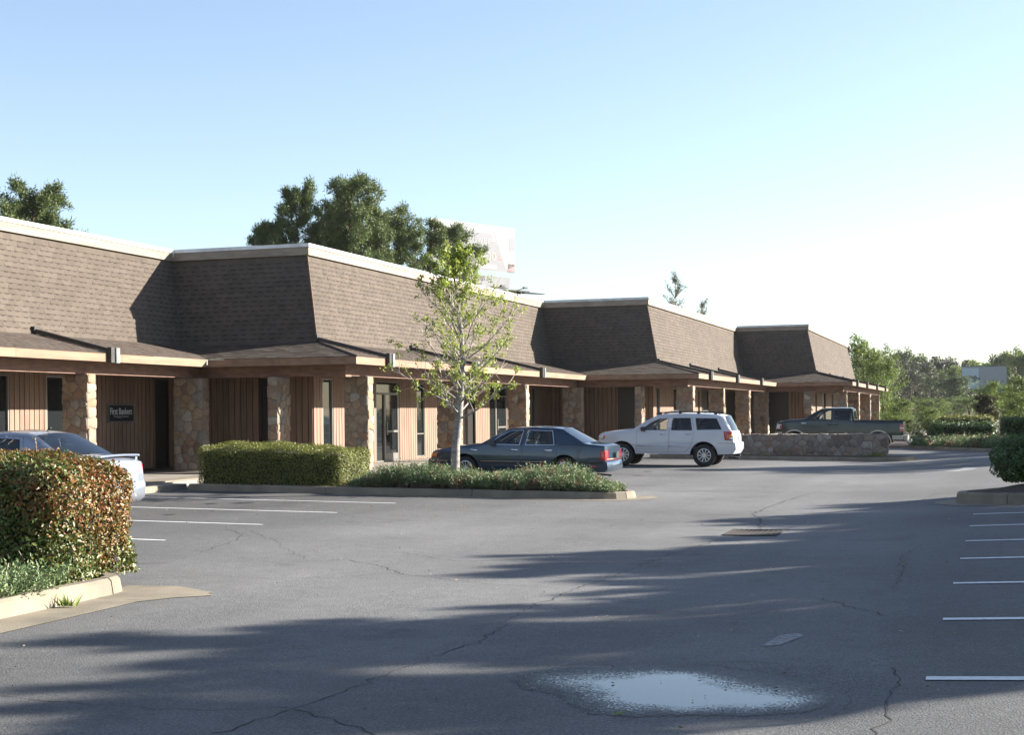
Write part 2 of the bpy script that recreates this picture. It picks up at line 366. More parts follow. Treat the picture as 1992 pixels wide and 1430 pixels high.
# cracks: jagged ribbons
def crack(pts, w=.012, m='crack', jag=.05, seed=0):
    rr = random.Random(seed); P = [Vector(p) for p in pts]; L = []
    for a, b in zip(P[:-1], P[1:]):
        n = max(2, int((b-a).length/.10)); s = Vector((-(b-a).y, (b-a).x)).normalized()
        for i in range(n): L.append(a.lerp(b, i/n)+s*rr.gauss(0, jag*.5))
    L.append(P[-1]); mb = MB(); vs = []
    for i, c in enumerate(L):
        d = (L[min(i+1, len(L)-1)]-L[max(i-1, 0)]).normalized(); s = Vector((-d.y, d.x))*w*rr.uniform(.25, 1.2)*.5
        for e in (c-s, c+s): vs.append((e.x, e.y, zt(e.x, e.y)+.003))
    mb.add(vs, [(2*i, 2*i+1, 2*i+3, 2*i+2) for i in range(len(L)-1)]); mb.build('crack', m, lot)

# oil stains left by parked cars
def oil_mat():
    m = bpy.data.materials.new('oil_stain'); m.use_nodes = True; MATS['oil_stain'] = m
    n, l = nodes(m); p = n['Principled BSDF']; out = n['Material Output']; p.inputs['Base Color'].default_value = (.022, .021, .02, 1); p.inputs['Roughness'].default_value = .6
    tc = n.new('ShaderNodeTexCoord'); g = n.new('ShaderNodeTexGradient'); g.gradient_type = 'SPHERICAL'; l.new(tc.outputs['Object'], g.inputs[0])
    nz = n.new('ShaderNodeTexNoise'); nz.inputs['Scale'].default_value = 5; nz.inputs['Detail'].default_value = 6; l.new(tc.outputs['Object'], nz.inputs[0])
    mu = n.new('ShaderNodeMath'); mu.operation = 'MULTIPLY'; l.new(g.outputs['Fac'], mu.inputs[0]); l.new(nz.outputs['Fac'], mu.inputs[1])
    mr = n.new('ShaderNodeMapRange'); mr.inputs[1].default_value = .10; mr.inputs[2].default_value = .40; mr.inputs[4].default_value = .75; l.new(mu.outputs[0], mr.inputs[0])
    t = n.new('ShaderNodeBsdfTransparent'); ms = n.new('ShaderNodeMixShader'); l.new(mr.outputs[0], ms.inputs[0]); l.new(t.outputs[0], ms.inputs[1]); l.new(p.outputs[0], ms.inputs[2]); l.new(ms.outputs[0], out.inputs[0])
oil_mat()
rs = random.Random(3)
for (x, y) in [(-13.6, 22.1), (-14.4, 24.9), (-13.2, 19.3), (-12.6, 27.6), (-14.9, 21.7), (-13.9, 25.3), (1.8, 13.7), (2.0, 16.1), (1.2, 18.5), (-9.5, 41.8), (-9.2, 39.2)]:
    r = rs.uniform(.12, .32); mb = MB(); mb.add([(math.cos(i*.393)*1, math.sin(i*.393)*1, 0) for i in range(16)], [tuple(range(16))])
    sl = math.atan(zt0(x+.1)-zt0(x-.1))/.2*.2
    o = mb.build('oil_stain', 'oil_stain', lot, loc=(x, y, zt0(x)+.009)); o.scale = (r, r*rs.uniform(.8, 2.0), 1); o.rotation_euler = (0, -math.atan((zt0(x+.1)-zt0(x-.1))/.2), 0)
# positions of the shading trees: x, y, kind, horizontal scale, vertical scale
SHT = [(10.2, 17.4, 0, .55, .62), (10.0, 20.0, 1, .62, .62), (10.6, 23.0, 2, .58, .60), (10.6, 25.8, 0, .68, .60), (12.0, 28.2, 1, .62, .60), (11.2, 31.2, 2, .60, .60), (12.2, 34.0, 0, .62, .60), (13.5, 37.0, 1, .66, .60),
       (13.2, 21.5, 2, .58, .62), (14.8, 26.0, 1, .68, .64), (15.0, 30.5, 0, .72, .64), (7.0, 15.6, 0, .34, .36), (8.0, 21.8, 1, .46, .42), (8.5, 28.0, 0, .5, .45), (16.0, 24.0, 0, .6, .75), (7.6, 25.0, 1, .42, .38),
       (18.5, 60.0, 1, 1.0, .98), (20.0, 63.5, 2, .9, 1.0), (18.5, 67.5, 0, .9, .95), (20.5, 74.0, 0, 1.0, 1.0), (19, 84, 1, 1.0, 1.0), (20, 98, 0, 1.05, 1.05), (21, 107, 1, 1.0, 1.0)]
crack([(-6.1, 7.85), (-5.6, 7.86), (-4.95, 7.85), (-4.38, 7.99), (-4.17, 8.14)], 0.0105, seed=1)
crack([(-4.2, 7.35), (-4.17, 7.87), (-4.14, 8.15), (-4.07, 8.61), (-4.05, 9.13), (-3.98, 10.12), (-3.89, 11.03), (-4.11, 12.68), (-4.07, 14.27), (-3.93, 16.41), (-3.87, 17.83), (-3.62, 20.52)], 0.012, seed=2)
crack([(-4.11, 8.09), (-3.78, 7.92), (-3.53, 7.73), (-3.35, 7.61), (-3.1, 7.3)], 0.01275, seed=3)
crack([(-.61, 10.02), (-.55, 9.67), (-.56, 9.27), (-.56, 8.78), (-.56, 8.19), (-.57, 7.6)], 0.0105, seed=4)
crack([(-3.36, 22.5), (-3.63, 24.55), (-3.94, 25.72), (-3.92, 27.86), (-3.74, 31.33), (-3.53, 33.4)], 0.0225, seed=5)
crack([(-1.47, 13.83), (-1.18, 13.25), (-.78, 12.55)], 0.012, seed=6)
crack([(-9.71, 16.53), (-10.05, 17.94), (-10.48, 19.09), (-11.18, 19.8)], 0.015, seed=7)
crack([(-8.07, 15.78), (-7.48, 16.29), (-6.72, 15.65), (-6.26, 15.08)], 0.0135, seed=8)
crack([(-.84, 14.36), (-.87, 16.22), (-.96, 17.36), (-.81, 19.32)], 0.0105, seed=9)
crack([(-3.11, 9.7), (-2.88, 10.03), (-2.35, 10.16), (-1.79, 10.12), (-1.22, 9.87), (-.88, 9.53), (-.8, 9.17), (-.86, 8.6)], 0.00525, seed=10)
crack([(-6.94, 23.45), (-5.9, 23.58), (-4.94, 23.21), (-3.9, 23.5)], 0.015, seed=11)
crack([(-9.5, 25.0), (-8.2, 24.2), (-7.1, 23.5)], 0.0135, seed=12)
crack([(-9.0, 13.6), (-8.2, 14.3), (-7.4, 14.2), (-6.3, 15.1), (-5.2, 14.6), (-4.2, 14.4)], 0.0075, seed=21)
crack([(-10.9, 19.9), (-9.6, 18.4), (-8.9, 17.3), (-8.1, 16.3)], 0.009, seed=22)
crack([(-8.3, 18.2), (-7.0, 17.2), (-6.2, 16.6), (-5.6, 16.9)], 0.009, seed=23)
crack([(-13.2, 24.9), (-11.6, 24.2), (-10.2, 22.6), (-8.6, 22.3)], 0.0105, seed=24)
crack([(-2.9, 17.0), (-1.9, 15.8), (-1.2, 15.9), (-.2, 15.6)], 0.0075, seed=25)
crack([(-2.2, 26.2), (-1.2, 28.8), (-.9, 31.5)], 0.01875, seed=13)
crack([(-.9, 16.6), (-.87, 17.0), (-.93, 17.4)], 0.03, 'weed_line', seed=14)
crack([(-1.9, 10.25), (-1.6, 10.27), (-1.4, 10.2)], 0.0105, 'weed_line', seed=15)

# ------------------------------------------------------------------ puddle
def puddle_mat():
    m = bpy.data.materials.new('puddle'); m.use_nodes = True; MATS['puddle'] = m
    n, l = nodes(m); p = n['Principled BSDF']; out = n['Material Output']
    at = n.new('ShaderNodeAttribute'); at.attribute_name = 'wet'
    tc = n.new('ShaderNodeTexCoord')
    nz = n.new('ShaderNodeTexNoise'); nz.inputs['Scale'].default_value = 75; nz.inputs['Detail'].default_value = 3; l.new(tc.outputs['Object'], nz.inputs[0])
    n2 = n.new('ShaderNodeTexNoise'); n2.inputs['Scale'].default_value = 6; n2.inputs['Detail'].default_value = 4; l.new(tc.outputs['Object'], n2.inputs[0])
    def math_(op, a, b):
        x = n.new('ShaderNodeMath'); x.operation = op
        for s, v in zip(x.inputs, (a, b)):
            if isinstance(v, (int, float)): s.default_value = v
            else: l.new(v, s)
        return x.outputs[0]
    w = math_('ADD', at.outputs['Fac'], math_('MULTIPLY', math_('SUBTRACT', n2.outputs['Fac'], .5), .35))
    grain = math_('ADD', w, math_('MULTIPLY', math_('SUBTRACT', nz.outputs['Fac'], .5), 1.35))
    def rng(v, a, b, c, d):
        r = n.new('ShaderNodeMapRange'); r.inputs[1].default_value = a; r.inputs[2].default_value = b; r.inputs[3].default_value = c; r.inputs[4].default_value = d; l.new(v, r.inputs[0]); return r.outputs[0]
    water = n.new('ShaderNodeBsdfPrincipled'); water.inputs['Base Color'].default_value = (.035, .036, .036, 1); water.inputs['Roughness'].default_value = .02; water.inputs['Specular IOR Level'].default_value = .6
    wet = p; wet.inputs['Base Color'].default_value = (.038, .038, .039, 1); wet.inputs['Roughness'].default_value = .5
    bp = n.new('ShaderNodeBump'); bp.inputs['Strength'].default_value = .2; bp.inputs['Distance'].default_value = .004; l.new(nz.outputs['Fac'], bp.inputs['Height']); l.new(bp.outputs[0], wet.inputs['Normal'])
    tr = n.new('ShaderNodeBsdfTransparent')
    m1 = n.new('ShaderNodeMixShader'); l.new(rng(grain, .50, .74, 0, 1), m1.inputs[0]); l.new(wet.outputs[0], m1.inputs[1]); l.new(water.outputs[0], m1.inputs[2])
    m2 = n.new('ShaderNodeMixShader'); l.new(rng(grain, -.05, .5, 0, .9), m2.inputs[0]); l.new(tr.outputs[0], m2.inputs[1]); l.new(m1.outputs[0], m2.inputs[2])
    l.new(m2.outputs[0], out.inputs[0])
puddle_mat()
INN = [(-2.51, 9.28), (-2.43, 9.38), (-2.28, 9.49), (-2.11, 9.69), (-1.98, 9.75), (-1.85, 9.64), (-1.77, 9.41), (-1.65, 9.32), (-1.47, 9.2), (-1.3, 9.16), (-1.16, 9.04), (-1.26, 8.9), (-1.5, 8.81), (-1.68, 8.72), (-1.75, 8.64), (-1.86, 8.66), (-2.03, 8.7), (-2.21, 8.77), (-2.3, 9.02)]
OUTL = [(-3.12, 9.33), (-3.03, 9.67), (-2.86, 9.87), (-2.51, 9.98), (-2.14, 10.0), (-1.76, 9.9), (-1.38, 9.77), (-1.06, 9.58), (-.89, 9.26), (-.92, 8.89), (-1.05, 8.67), (-1.36, 8.5), (-1.65, 8.44), (-1.94, 8.32), (-2.24, 8.29), (-2.49, 8.59), (-2.63, 8.82), (-2.91, 8.96)]
def pip(x, y, P):
    c = False
    for (a, b), (d, e) in zip(P, P[1:]+P[:1]):
        if (b > y) != (e > y) and x < (d-a)*(y-b)/(e-b)+a: c = not c
    return c
def pdist(x, y, P):
    best = 9
    for (a, b), (d, e) in zip(P, P[1:]+P[:1]):
        t = max(0, min(1, ((x-a)*(d-a)+(y-b)*(e-b))/((d-a)**2+(e-b)**2))); best = min(best, math.hypot(x-a-t*(d-a), y-b-t*(e-b)))
    return best
gx = np.arange(-3.3, -.7, .045); gy = np.arange(8.1, 10.2, .045)
Vp = [(x, y, -.090+.005) for y in gy for x in gx]; W = []
for (x, y, z) in Vp:
    if pip(x, y, INN): w = .72+min(.4, pdist(x, y, INN)*4)
    elif pip(x, y, OUTL):
        a = pdist(x, y, INN); b = pdist(x, y, OUTL); w = .22+.50*b/(a+b+1e-6)
    else: w = -.6
    W.append(w)
nx = len(gx); Fp = [(j*nx+i, j*nx+i+1, (j+1)*nx+i+1, (j+1)*nx+i) for j in range(len(gy)-1) for i in range(nx-1) if max(W[j*nx+i], W[j*nx+i+1], W[(j+1)*nx+i+1], W[(j+1)*nx+i]) > -.5]
me = arr_mesh('puddle', Vp, Fp, 'puddle'); at = me.attributes.new('wet', 'FLOAT', 'POINT'); at.data.foreach_set('value', np.array(W, np.float32))
link('puddle', me, kind='structure', label='shallow rain puddle reflecting the sky')

# ------------------------------------------------------------------ the office building
B = empty('office_building', (-24, 60, 0), label='long stepped office building with brown shingled mansard roof and rubble stone piers', cat='building')
BO = Vector((-24, 60, 0))
def bb(mb, name, mats, parent=B, smooth=False, **k):
    o = len(mb.v); mb.v = [(x-BO.x, y-BO.y, z-BO.z) for x, y, z in mb.v]
    return mb.build(name, mats, parent, smooth, **k)
VE = [-21.15, -16.5, -11.55, -7.2]; UE = [15.0, 36.5, 60.8, 85.0]; UEND = 117.3
ZB, ZT, SK, MS = 3.90, 6.58, 2.3, .222      # break height, mansard top, skirt width, mansard slope
ZE, ZEB = 3.34, 3.13                         # eave top / bottom
FLOOR = [.16, .12, .08, .04]
# --- shingle pieces: wedge tabs with a printed dark shadow band
TW, EXPO = .32, .148
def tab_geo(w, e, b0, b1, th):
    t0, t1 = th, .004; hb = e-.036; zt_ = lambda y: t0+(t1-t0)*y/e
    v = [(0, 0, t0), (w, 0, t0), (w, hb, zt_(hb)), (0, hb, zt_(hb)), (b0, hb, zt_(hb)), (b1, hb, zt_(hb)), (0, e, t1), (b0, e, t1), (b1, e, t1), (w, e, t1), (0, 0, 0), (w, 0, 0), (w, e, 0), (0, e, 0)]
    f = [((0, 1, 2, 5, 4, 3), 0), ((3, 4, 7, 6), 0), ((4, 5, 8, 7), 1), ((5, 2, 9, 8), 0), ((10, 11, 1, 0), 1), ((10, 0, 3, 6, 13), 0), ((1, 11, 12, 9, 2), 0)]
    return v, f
RS = random.Random(11)
VARI = []
for i in range(10):
    b0 = RS.uniform(.02, .12); b1 = b0+RS.uniform(.11, .19); VARI.append((b0, min(b1, TW-.015), RS.choice([.010, .014, .018])))
VMESH = []
for (b0, b1, th) in VARI:
    mb = MB(); v, f = tab_geo(TW-.0015, EXPO, b0, min(b1, TW-.02), th)
    mb.v = v; mb.f = [x[0] for x in f]; mb.m = [x[1] for x in f]; VMESH.append(mb.mesh('shingle', ['shingle', 'shingle_dark']))
def shingle_face(O, e1, e2, length, rng_fn, name, single=None, budget=[0]):
    """O origin on the lower edge, e1 along, e2 up the slope; rng_fn(t) -> (a,b) along e1 at slope distance t"""
    O = Vector(O); e1 = Vector(e1).normalized(); e2 = Vector(e2).normalized(); n = e1.cross(e2)
    if n.dot(Vector((1, -1, .3))) < 0: n = -n
    base = MB(); a0, b0 = rng_fn(0); a1, b1 = rng_fn(length)
    P = [O+e1*a0, O+e1*b0, O+e1*b1+e2*length, O+e1*a1+e2*length]
    base.quad(*[tuple(p) for p in P]); pan = bb(base, name, 'shingle_dark')
    mb = MB(); nc = int(length/EXPO); singles = []
    for c in range(nc):
        t = c*EXPO; e = EXPO if c < nc-1 else length-t-.002
        lo, hi = rng_fn(t+e/2); x = lo-RS.uniform(0, TW)
        while x < hi:
            x0 = max(x, lo); x1 = min(x+TW-.0015, hi)
            if x1-x0 > .02:
                i = RS.randrange(10); full = x1-x0 > TW-.003 and c < nc-1
                p = O+e1*x0+e2*t
                if single and full and single(p) and budget[0] < 300:
                    budget[0] += 1; singles.append((i, p))
                else:
                    q0, q1, th = VARI[i]; w = x1-x0
                    q0 = min(q0, w*.4); q1 = min(q1, w*.9)
                    v, f = tab_geo(w, e, q0, q1, th)
                    o = len(mb.v)
                    for (px, py, pz) in v:
                        q = p+e1*px+e2*py+n*(pz+.002); mb.v.append((q.x, q.y, q.z))
                    for ff, mi in f: mb.f.append(tuple(k+o for k in ff)); mb.m.append(mi)
            x += TW
    if mb.v: bb(mb, 'shingle_field', ['shingle', 'shingle_dark'], pan, kind='stuff')
    M3 = Matrix((e1, e2, n)).transposed().to_4x4()
    for i, p in singles:
        o = link('shingle', VMESH[i], pan); o.matrix_local = Matrix.Translation(p+n*.002-BO) @ M3
    return pan
hsl = math.hypot(ZT-ZB, (ZT-ZB)*MS); up = (ZT-ZB)/hsl; inn = up*MS
ssl = math.hypot(SK, ZB-ZE); skz = (ZB-ZE)/ssl; skh = SK/ssl
near = lambda p: p.y > 31.6 and p.y < 36.9 and p.z > 4.2
for k in range(4):
    ve, ue = VE[k], UE[k]; un = UE[k+1] if k < 3 else UEND
    s0 = 0 if k == 0 else 1; s1 = 1 if k < 3 else -1
    # long mansard face (faces +x)
    shingle_face((ve-SK, 0, ZB), (0, 1, 0), (-inn, 0, up), hsl, lambda t: (ue+s0*(SK+inn*t), un+s1*(SK+inn*t)), 'mansard_face', near if k == 0 else None)
    shingle_face((ve, 0, ZE), (0, 1, 0), (-skh, 0, skz), ssl, lambda t: (ue+s0*skh*t, un+s1*skh*t), 'skirt_roof')
    if k:
        vp = VE[k-1]
        shingle_face((0, ue+SK, ZB), (1, 0, 0), (0, inn, up), hsl, lambda t: (vp-SK-inn*t, ve-SK-inn*t), 'mansard_return')
        shingle_face((0, ue, ZE), (1, 0, 0), (0, skh, skz), ssl, lambda t: (vp-skh*t, ve-skh*t), 'skirt_return')
    # parapet: wood band and metal cap
    pv = ve-SK-MS*(ZT-ZB)+.10; pu0 = ue+(SK+MS*(ZT-ZB)-.10 if k else 0); pu1 = un+(SK+MS*(ZT-ZB)-.10 if k < 3 else -SK-MS*(ZT-ZB)+.10)
    nb = 5
    for i in range(nb):
        a = pu0+(pu1-pu0)*i/nb; b = pu0+(pu1-pu0)*(i+1)/nb-.006
        mb = MB(); mb.box(pv-.06, pv, a, b, ZT-.02, 6.80); bb(mb, 'parapet_board', 'parapet_wood')
    mb = MB(); mb.box(pv-.30, pv+.03, pu0-.03, pu1+.03 if k == 3 else pu1-.035, 6.803, 6.91); bb(mb, 'parapet_cap', 'cap_metal')
    if k:
        pvp = VE[k-1]-SK-MS*(ZT-ZB)+.10
        mb = MB(); mb.box(pvp+.002, pv-.062, pu0, pu0+.06, ZT-.02, 6.80); bb(mb, 'parapet_board', 'parapet_wood')
        mb = MB(); mb.box(pvp+.032, pv-.302, pu0-.03, pu0+.3, 6.803, 6.91); bb(mb, 'parapet_cap', 'cap_metal')
        mb = MB(); mb.tube([(ve-SK+.01, ue+SK-.01, ZB), (ve-SK-inn*hsl+.012, ue+SK+inn*hsl-.012, ZT)], .022, 5); bb(mb, 'hip_trim', 'beam')
        mb = MB(); mb.tube([(ve+.01, ue-.01, ZE+.012), (ve-SK+.01, ue+SK-.01, ZB+.012)], .03, 5); bb(mb, 'hip_cap', 'shingle_dark')
    # eave fascia boards, soffit, beam
    seg = [ue]+[ue+(un-ue)*i/5 for i in range(1, 5)]+[un]
    for a, b in zip(seg[:-1], seg[1:]):
        mb = MB(); mb.box(ve-.05, ve, a+(0 if a == ue else .004), b-(.0 if b == un else .004)-(.052 if b == un and k < 3 else 0), ZEB, ZE-.004); bb(mb, 'eave_board', 'fascia')
    if k:
        a, b = VE[k-1]+.002, ve-.052; m_ = (a+b)/2
        for p, q in ((a, m_-.004), (m_+.004, b)):
            mb = MB(); mb.box(p, q, ue, ue+.05, ZEB, ZE-.004); bb(mb, 'eave_board', 'fascia')
    mb = MB(); mb.box(ve-2.75, ve-.055, ue+.055, un+2.6 if k < 3 else un, 3.16, 3.19); bb(mb, 'soffit', 'soffit')
    if k: 
        mb = MB(); mb.box(VE[k-1]-.05, ve-2.76, ue+.055, ue+2.75, 3.16, 3.19); bb(mb, 'soffit', 'soffit')
    bx = ve-.62
    mb = MB(); mb.box(bx-.16, bx, ue+(1.0 if k else 0), un+.70 if k < 3 else un-.5, 2.83, 3.158); bb(mb, 'beam', 'beam')
    if k:
        mb = MB(); mb.box(VE[k-1]-.615, bx-.165, ue+.62, ue+.78, 2.83, 3.158); bb(mb, 'beam', 'beam')
        mb = MB(); mb.box(bx-.162, bx+.02, ue+.60, ue+.985, 2.80, 3.158); bb(mb, 'beam', 'beam')
# flat roof, rear walls
mb = MB()
for k in range(4):
    un = UE[k+1]+3 if k < 3 else UEND-2.9
    mb.quad((-44+k*4, UE[k]+(3 if k else 0), 6.70), (VE[k]-2.95, UE[k]+(3 if k else 0), 6.70), (VE[k]-2.95, un, 6.70), (-44+k*4, un, 6.70))
bb(mb, 'flat_roof', 'roof_top')
mb = MB(); mb.quad((-44, 15, 0), (-44, 39.4, 0), (-44, 39.4, 6.7), (-44, 15, 6.7)); mb.quad((-44, 15.01, 0), (-44, 15.01, 6.7), (-24, 15.01, 6.7), (-24, 15.01, 0))
mb.quad((-40, 39.4, 0), (-40, 63.7, 0), (-40, 63.7, 6.7), (-40, 39.4, 6.7)); mb.quad((-36, 63.7, 0), (-36, 88, 0), (-36, 88, 6.7), (-36, 63.7, 6.7)); mb.quad((-32, 88, 0), (-32, 114.4, 0), (-32, 114.4, 6.7), (-32, 88, 6.7))
mb.quad((-32, 114.4, 0), (-9.9, 114.4, 0), (-9.9, 114.4, 6.7), (-32, 114.4, 6.7)); mb.quad((-10.1, 114.41, 6.6), (-9.5, 115, 3.9), (-32, 115, 3.9), (-32, 114.41, 6.6)); mb.quad((-9.5, 115, 3.9), (-7.2, 117.3, 3.34), (-32, 117.3, 3.34), (-32, 115, 3.9))
bb(mb, 'rear_wall', 'siding')

# --- siding walls with openings
def siding(axis, fixed, a, b, z0, z1, openings, single, name='siding_wall'):
    """axis 'y': wall runs along y at x=fixed facing +x; axis 'x': runs along x at y=fixed facing -y"""
    back = MB(); joined = MB(); pieces = []
    t = .03
    def bx(mb, p, q, d0, d1, zz0, zz1):
        if axis == 'y': mb.box(fixed+d0, fixed+d1, p, q, zz0, zz1)
        else: mb.box(p, q, fixed-d1, fixed-d0, zz0, zz1)
    spans = []; x = a
    for (p, q, zz0, zz1, kind) in sorted(openings):
        if p > x: spans.append((x, p, z0, z1))
        if zz1 < z1-.03: spans.append((p, q, zz1, z1))
        if zz0 > z0+.05: spans.append((p, q, z0, zz0))
        x = q
    if x < b: spans.append((x, b, z0, z1))
    for s in spans:
        bx(back, s[0], s[1], -.10, 0, s[2], s[3])
        p = s[0]+.004
        while p < s[1]-.03:
            q = min(p+.172, s[1]-.004)
            if single: pieces.append((p, q, s[2], s[3]))
            else: bx(joined, p, q, .001, t, s[2]+.01, s[3])
            p += .204
    w = bb(back, name, 'siding_back')
    if joined.v: bb(joined, 'siding_boards', 'siding', w, kind='stuff')
    for (p, q, zz0, zz1) in pieces:
        mb = MB(); bx(mb, p, q, .001, t+RS.uniform(-.003, .003), zz0+.01, zz1); bb(mb, 'board', 'siding', w)
    for (p, q, zz0, zz1, kind) in openings:
        def fr(nm, mt, p_, q_, d0, d1, za, zb, par): 
            mb = MB(); bx(mb, p_, q_, d0, d1, za, zb); return bb(mb, nm, mt, par)
        fw = .05; mf = 'alu_light' if kind == 'window_pale' else 'alu'
        root = MB(); bx(root, p, p+fw, -.09, .012, zz0, zz1); bx(root, q-fw, q, -.09, .012, zz0, zz1); bx(root, p+fw, q-fw, -.09, .010, zz1-fw, zz1); bx(root, p+fw, q-fw, -.09, .010, zz0, zz0+fw)
        if kind == 'opening':
            o = bb(root, 'doorway', 'dark_door'); fr('dark_door_leaf', 'dark_door', p+fw, q-fw, -.085, -.06, zz0+.05, zz1-fw, o); continue
        if kind.startswith('window'):
            o = bb(root, 'window', mf); fr('pane', 'dark_glass', p+fw, q-fw, -.06, -.045, zz0+fw, zz1-fw, o)
            if kind == 'window_mullion': fr('mullion', 'alu', p+fw, q-fw, -.04, .0, 1.0, 1.04, o)
            continue
        if kind == 'door':
            o = bb(root, 'glass_door', mf); zt2 = zz0+2.25
            fr('transom_bar', mf, p+fw, q-fw, -.05, .0, zt2, zt2+.07, o); fr('transom_pane', 'dark_glass', p+fw, q-fw, -.05, -.04, zt2+.07, zz1-fw, o)
            dw = q-p; sp = p+dw*.36
            fr('jamb', mf, sp, sp+.06, -.05, .004, zz0+.05, zt2, o); fr('side_pane', 'dark_glass', p+fw, sp, -.05, -.04, zz0+.05, zt2, o)
            lf = fr('door_leaf', 'dark_glass', sp+.06, q-fw, -.04, -.03, zz0+.06, zt2, o)
            fr('rail', mf, sp+.06, q-fw, -.045, .0, zz0+.06, zz0+.28, o); fr('stile', mf, sp+.061, sp+.13, -.044, .002, zz0+.28, zt2-.001, o); fr('stile', mf, q-fw-.07, q-fw-.001, -.044, .002, zz0+.28, zt2-.001, o)
            fr('push_bar', mf, sp+.13, q-fw-.07, -.02, .02, zz0+.98, zz0+1.05, o); fr('handle', 'alu_light', sp+.15, sp+.18, .02, .06, zz0+.9, zz0+1.35, o)
    return w
z1 = 3.16
siding('y', VE[0]-2.6, 15, 39.1, FLOOR[0], z1, [(19, 21, .2, 2.85, 'window'), (24.0, 25.2, .18, 2.85, 'door'), (29.9, 31.02, .2, 2.85, 'window'), (32.55, 33.45, .2, 2.85, 'window_pale'), (37.82, 38.62, .17, 2.84, 'opening')], True)
siding('x', UE[1]+2.6, VE[0]-2.6, VE[1]-2.6, FLOOR[1], z1, [(-20.86, -20.05, .13, 2.84, 'opening')], True)
siding('y', VE[1]-2.6, UE[1]+2.6, UE[2]+2.6, FLOOR[1], z1, [(39.72, 40.46, .2, 2.84, 'window_pale'), (43.75, 45.75, .13, 2.84, 'door'), (47.31, 48.09, .2, 2.84, 'window_mullion'), (52.3, 53.5, .13, 2.84, 'opening'), (55.2, 57.5, .13, 2.84, 'door'), (61.0, 61.6, .2, 2.84, 'window')], False)
siding('x', UE[2]+2.6, VE[1]-2.6, VE[2]-2.6, FLOOR[2], z1, [(-15.75, -14.95, .1, 2.84, 'opening')], False)
siding('y', VE[2]-2.6, UE[2]+2.6, UE[3]+2.6, FLOOR[2], z1, [(64.06, 64.83, .2, 2.84, 'window'), (67.8, 69.2, .2, 2.84, 'window'), (74.0, 74.6, .2, 2.84, 'window'), (75.0, 77.2, .1, 2.84, 'opening'), (82.5, 86.0, .1, 2.84, 'opening')], False)
siding('x', UE[3]+2.6, VE[2]-2.6, VE[3]-2.6, FLOOR[3], z1, [(-12.9, -11.2, .06, 2.84, 'opening')], False)
siding('y', VE[3]-2.6, UE[3]+2.6, 114.7, FLOOR[3], z1, [(89, 90, .2, 2.84, 'window'), (93, 95, .06, 2.84, 'opening'), (99, 100, .2, 2.84, 'window'), (104, 106, .06, 2.84, 'opening')], False)
# notice on the third section's wall panel
mb = MB(); mb.box(VE[2]-2.578, VE[2]-2.57, 77.35, 77.75, 1.75, 2.2); bb(mb, 'paper_notice', 'paper')

# --- rubble stone
def clip_poly(P, nx_, ny_, c):
    out = []
    for i in range(len(P)):
        a = P[i]; b = P[(i+1) % len(P)]; da = a[0]*nx_+a[1]*ny_-c; db = b[0]*nx_+b[1]*ny_-c
        if da <= 0: out.append(a)
        if (da < 0 < db) or (db < 0 < da):
            t = da/(da-db); out.append((a[0]+(b[0]-a[0])*t, a[1]+(b[1]-a[1])*t))
    return out
def cells(w, h, size, rr):
    nxs = max(1, round(w/size)); nys = max(1, round(h/(size*.86))); pts = []
    for j in range(nys):
        off = .5 if j % 2 else 0
        n_ = nxs+(1 if j % 2 and nxs > 1 else 0)
        for i in range(n_):
            pts.append((w*(i+.5-(off if n_ > nxs else 0))/nxs+rr.uniform(-.32, .32)*size, h*(j+.5)/nys+rr.uniform(-.3, .3)*size*.86))
    pts = [p for p in pts if -.1*size < p[0] < w+.1*size and (rr.random() > .16 or len(pts) < 12)]
    out = []
    for i, p in enumerate(pts):
        P = [(0, 0), (w, 0), (w, h), (0, h)]
        for j, q in enumerate(pts):
            if i == j or abs(p[0]-q[0])+abs(p[1]-q[1]) > 4*size: continue
            nx_, ny_ = q[0]-p[0], q[1]-p[1]; c = nx_*(p[0]+q[0])/2+ny_*(p[1]+q[1])/2
            P = clip_poly(P, nx_, ny_, c)
            if len(P) < 3: break
        if len(P) >= 3: out.append(P)
    return out
def stone_geo(P, rr, gap=.008, prd=(.008, .034)):
    cx = sum(p[0] for p in P)/len(P); cy = sum(p[1] for p in P)/len(P)
    sz = max(.03, min(math.hypot(p[0]-cx, p[1]-cy) for p in P)); k = max(.3, 1-gap/sz)
    # round the cell: cut its corners
    Q = []
    for i in range(len(P)):
        a, b, c = P[i-1], P[i], P[(i+1) % len(P)]
        for t in ((.15, a), (.15, c)): Q.append((b[0]+(t[1][0]-b[0])*t[0], b[1]+(t[1][1]-b[1])*t[0]))
    R0 = [(cx+(x-cx)*k, cy+(y-cy)*k) for x, y in Q]; d = rr.uniform(*prd)
    tx, ty = rr.uniform(-.12, .12), rr.uniform(-.12, .12)
    n = len(R0); v = [(x, y, 0) for x, y in R0]
    v += [(cx+(x-cx)*.955, cy+(y-cy)*.955, d*.65+tx*(x-cx)+ty*(y-cy)*.5) for x, y in R0]
    v += [(cx+(x-cx)*.80, cy+(y-cy)*.80, d+rr.uniform(-.004, .004)+tx*(x-cx)+ty*(y-cy)) for x, y in R0]
    f = [(i, (i+1) % n, n+(i+1) % n, n+i) for i in range(n)]+[(n+i, n+(i+1) % n, 2*n+(i+1) % n, 2*n+i) for i in range(n)]+[tuple(2*n+i for i in range(n))]
    return v, f
SB = [0]
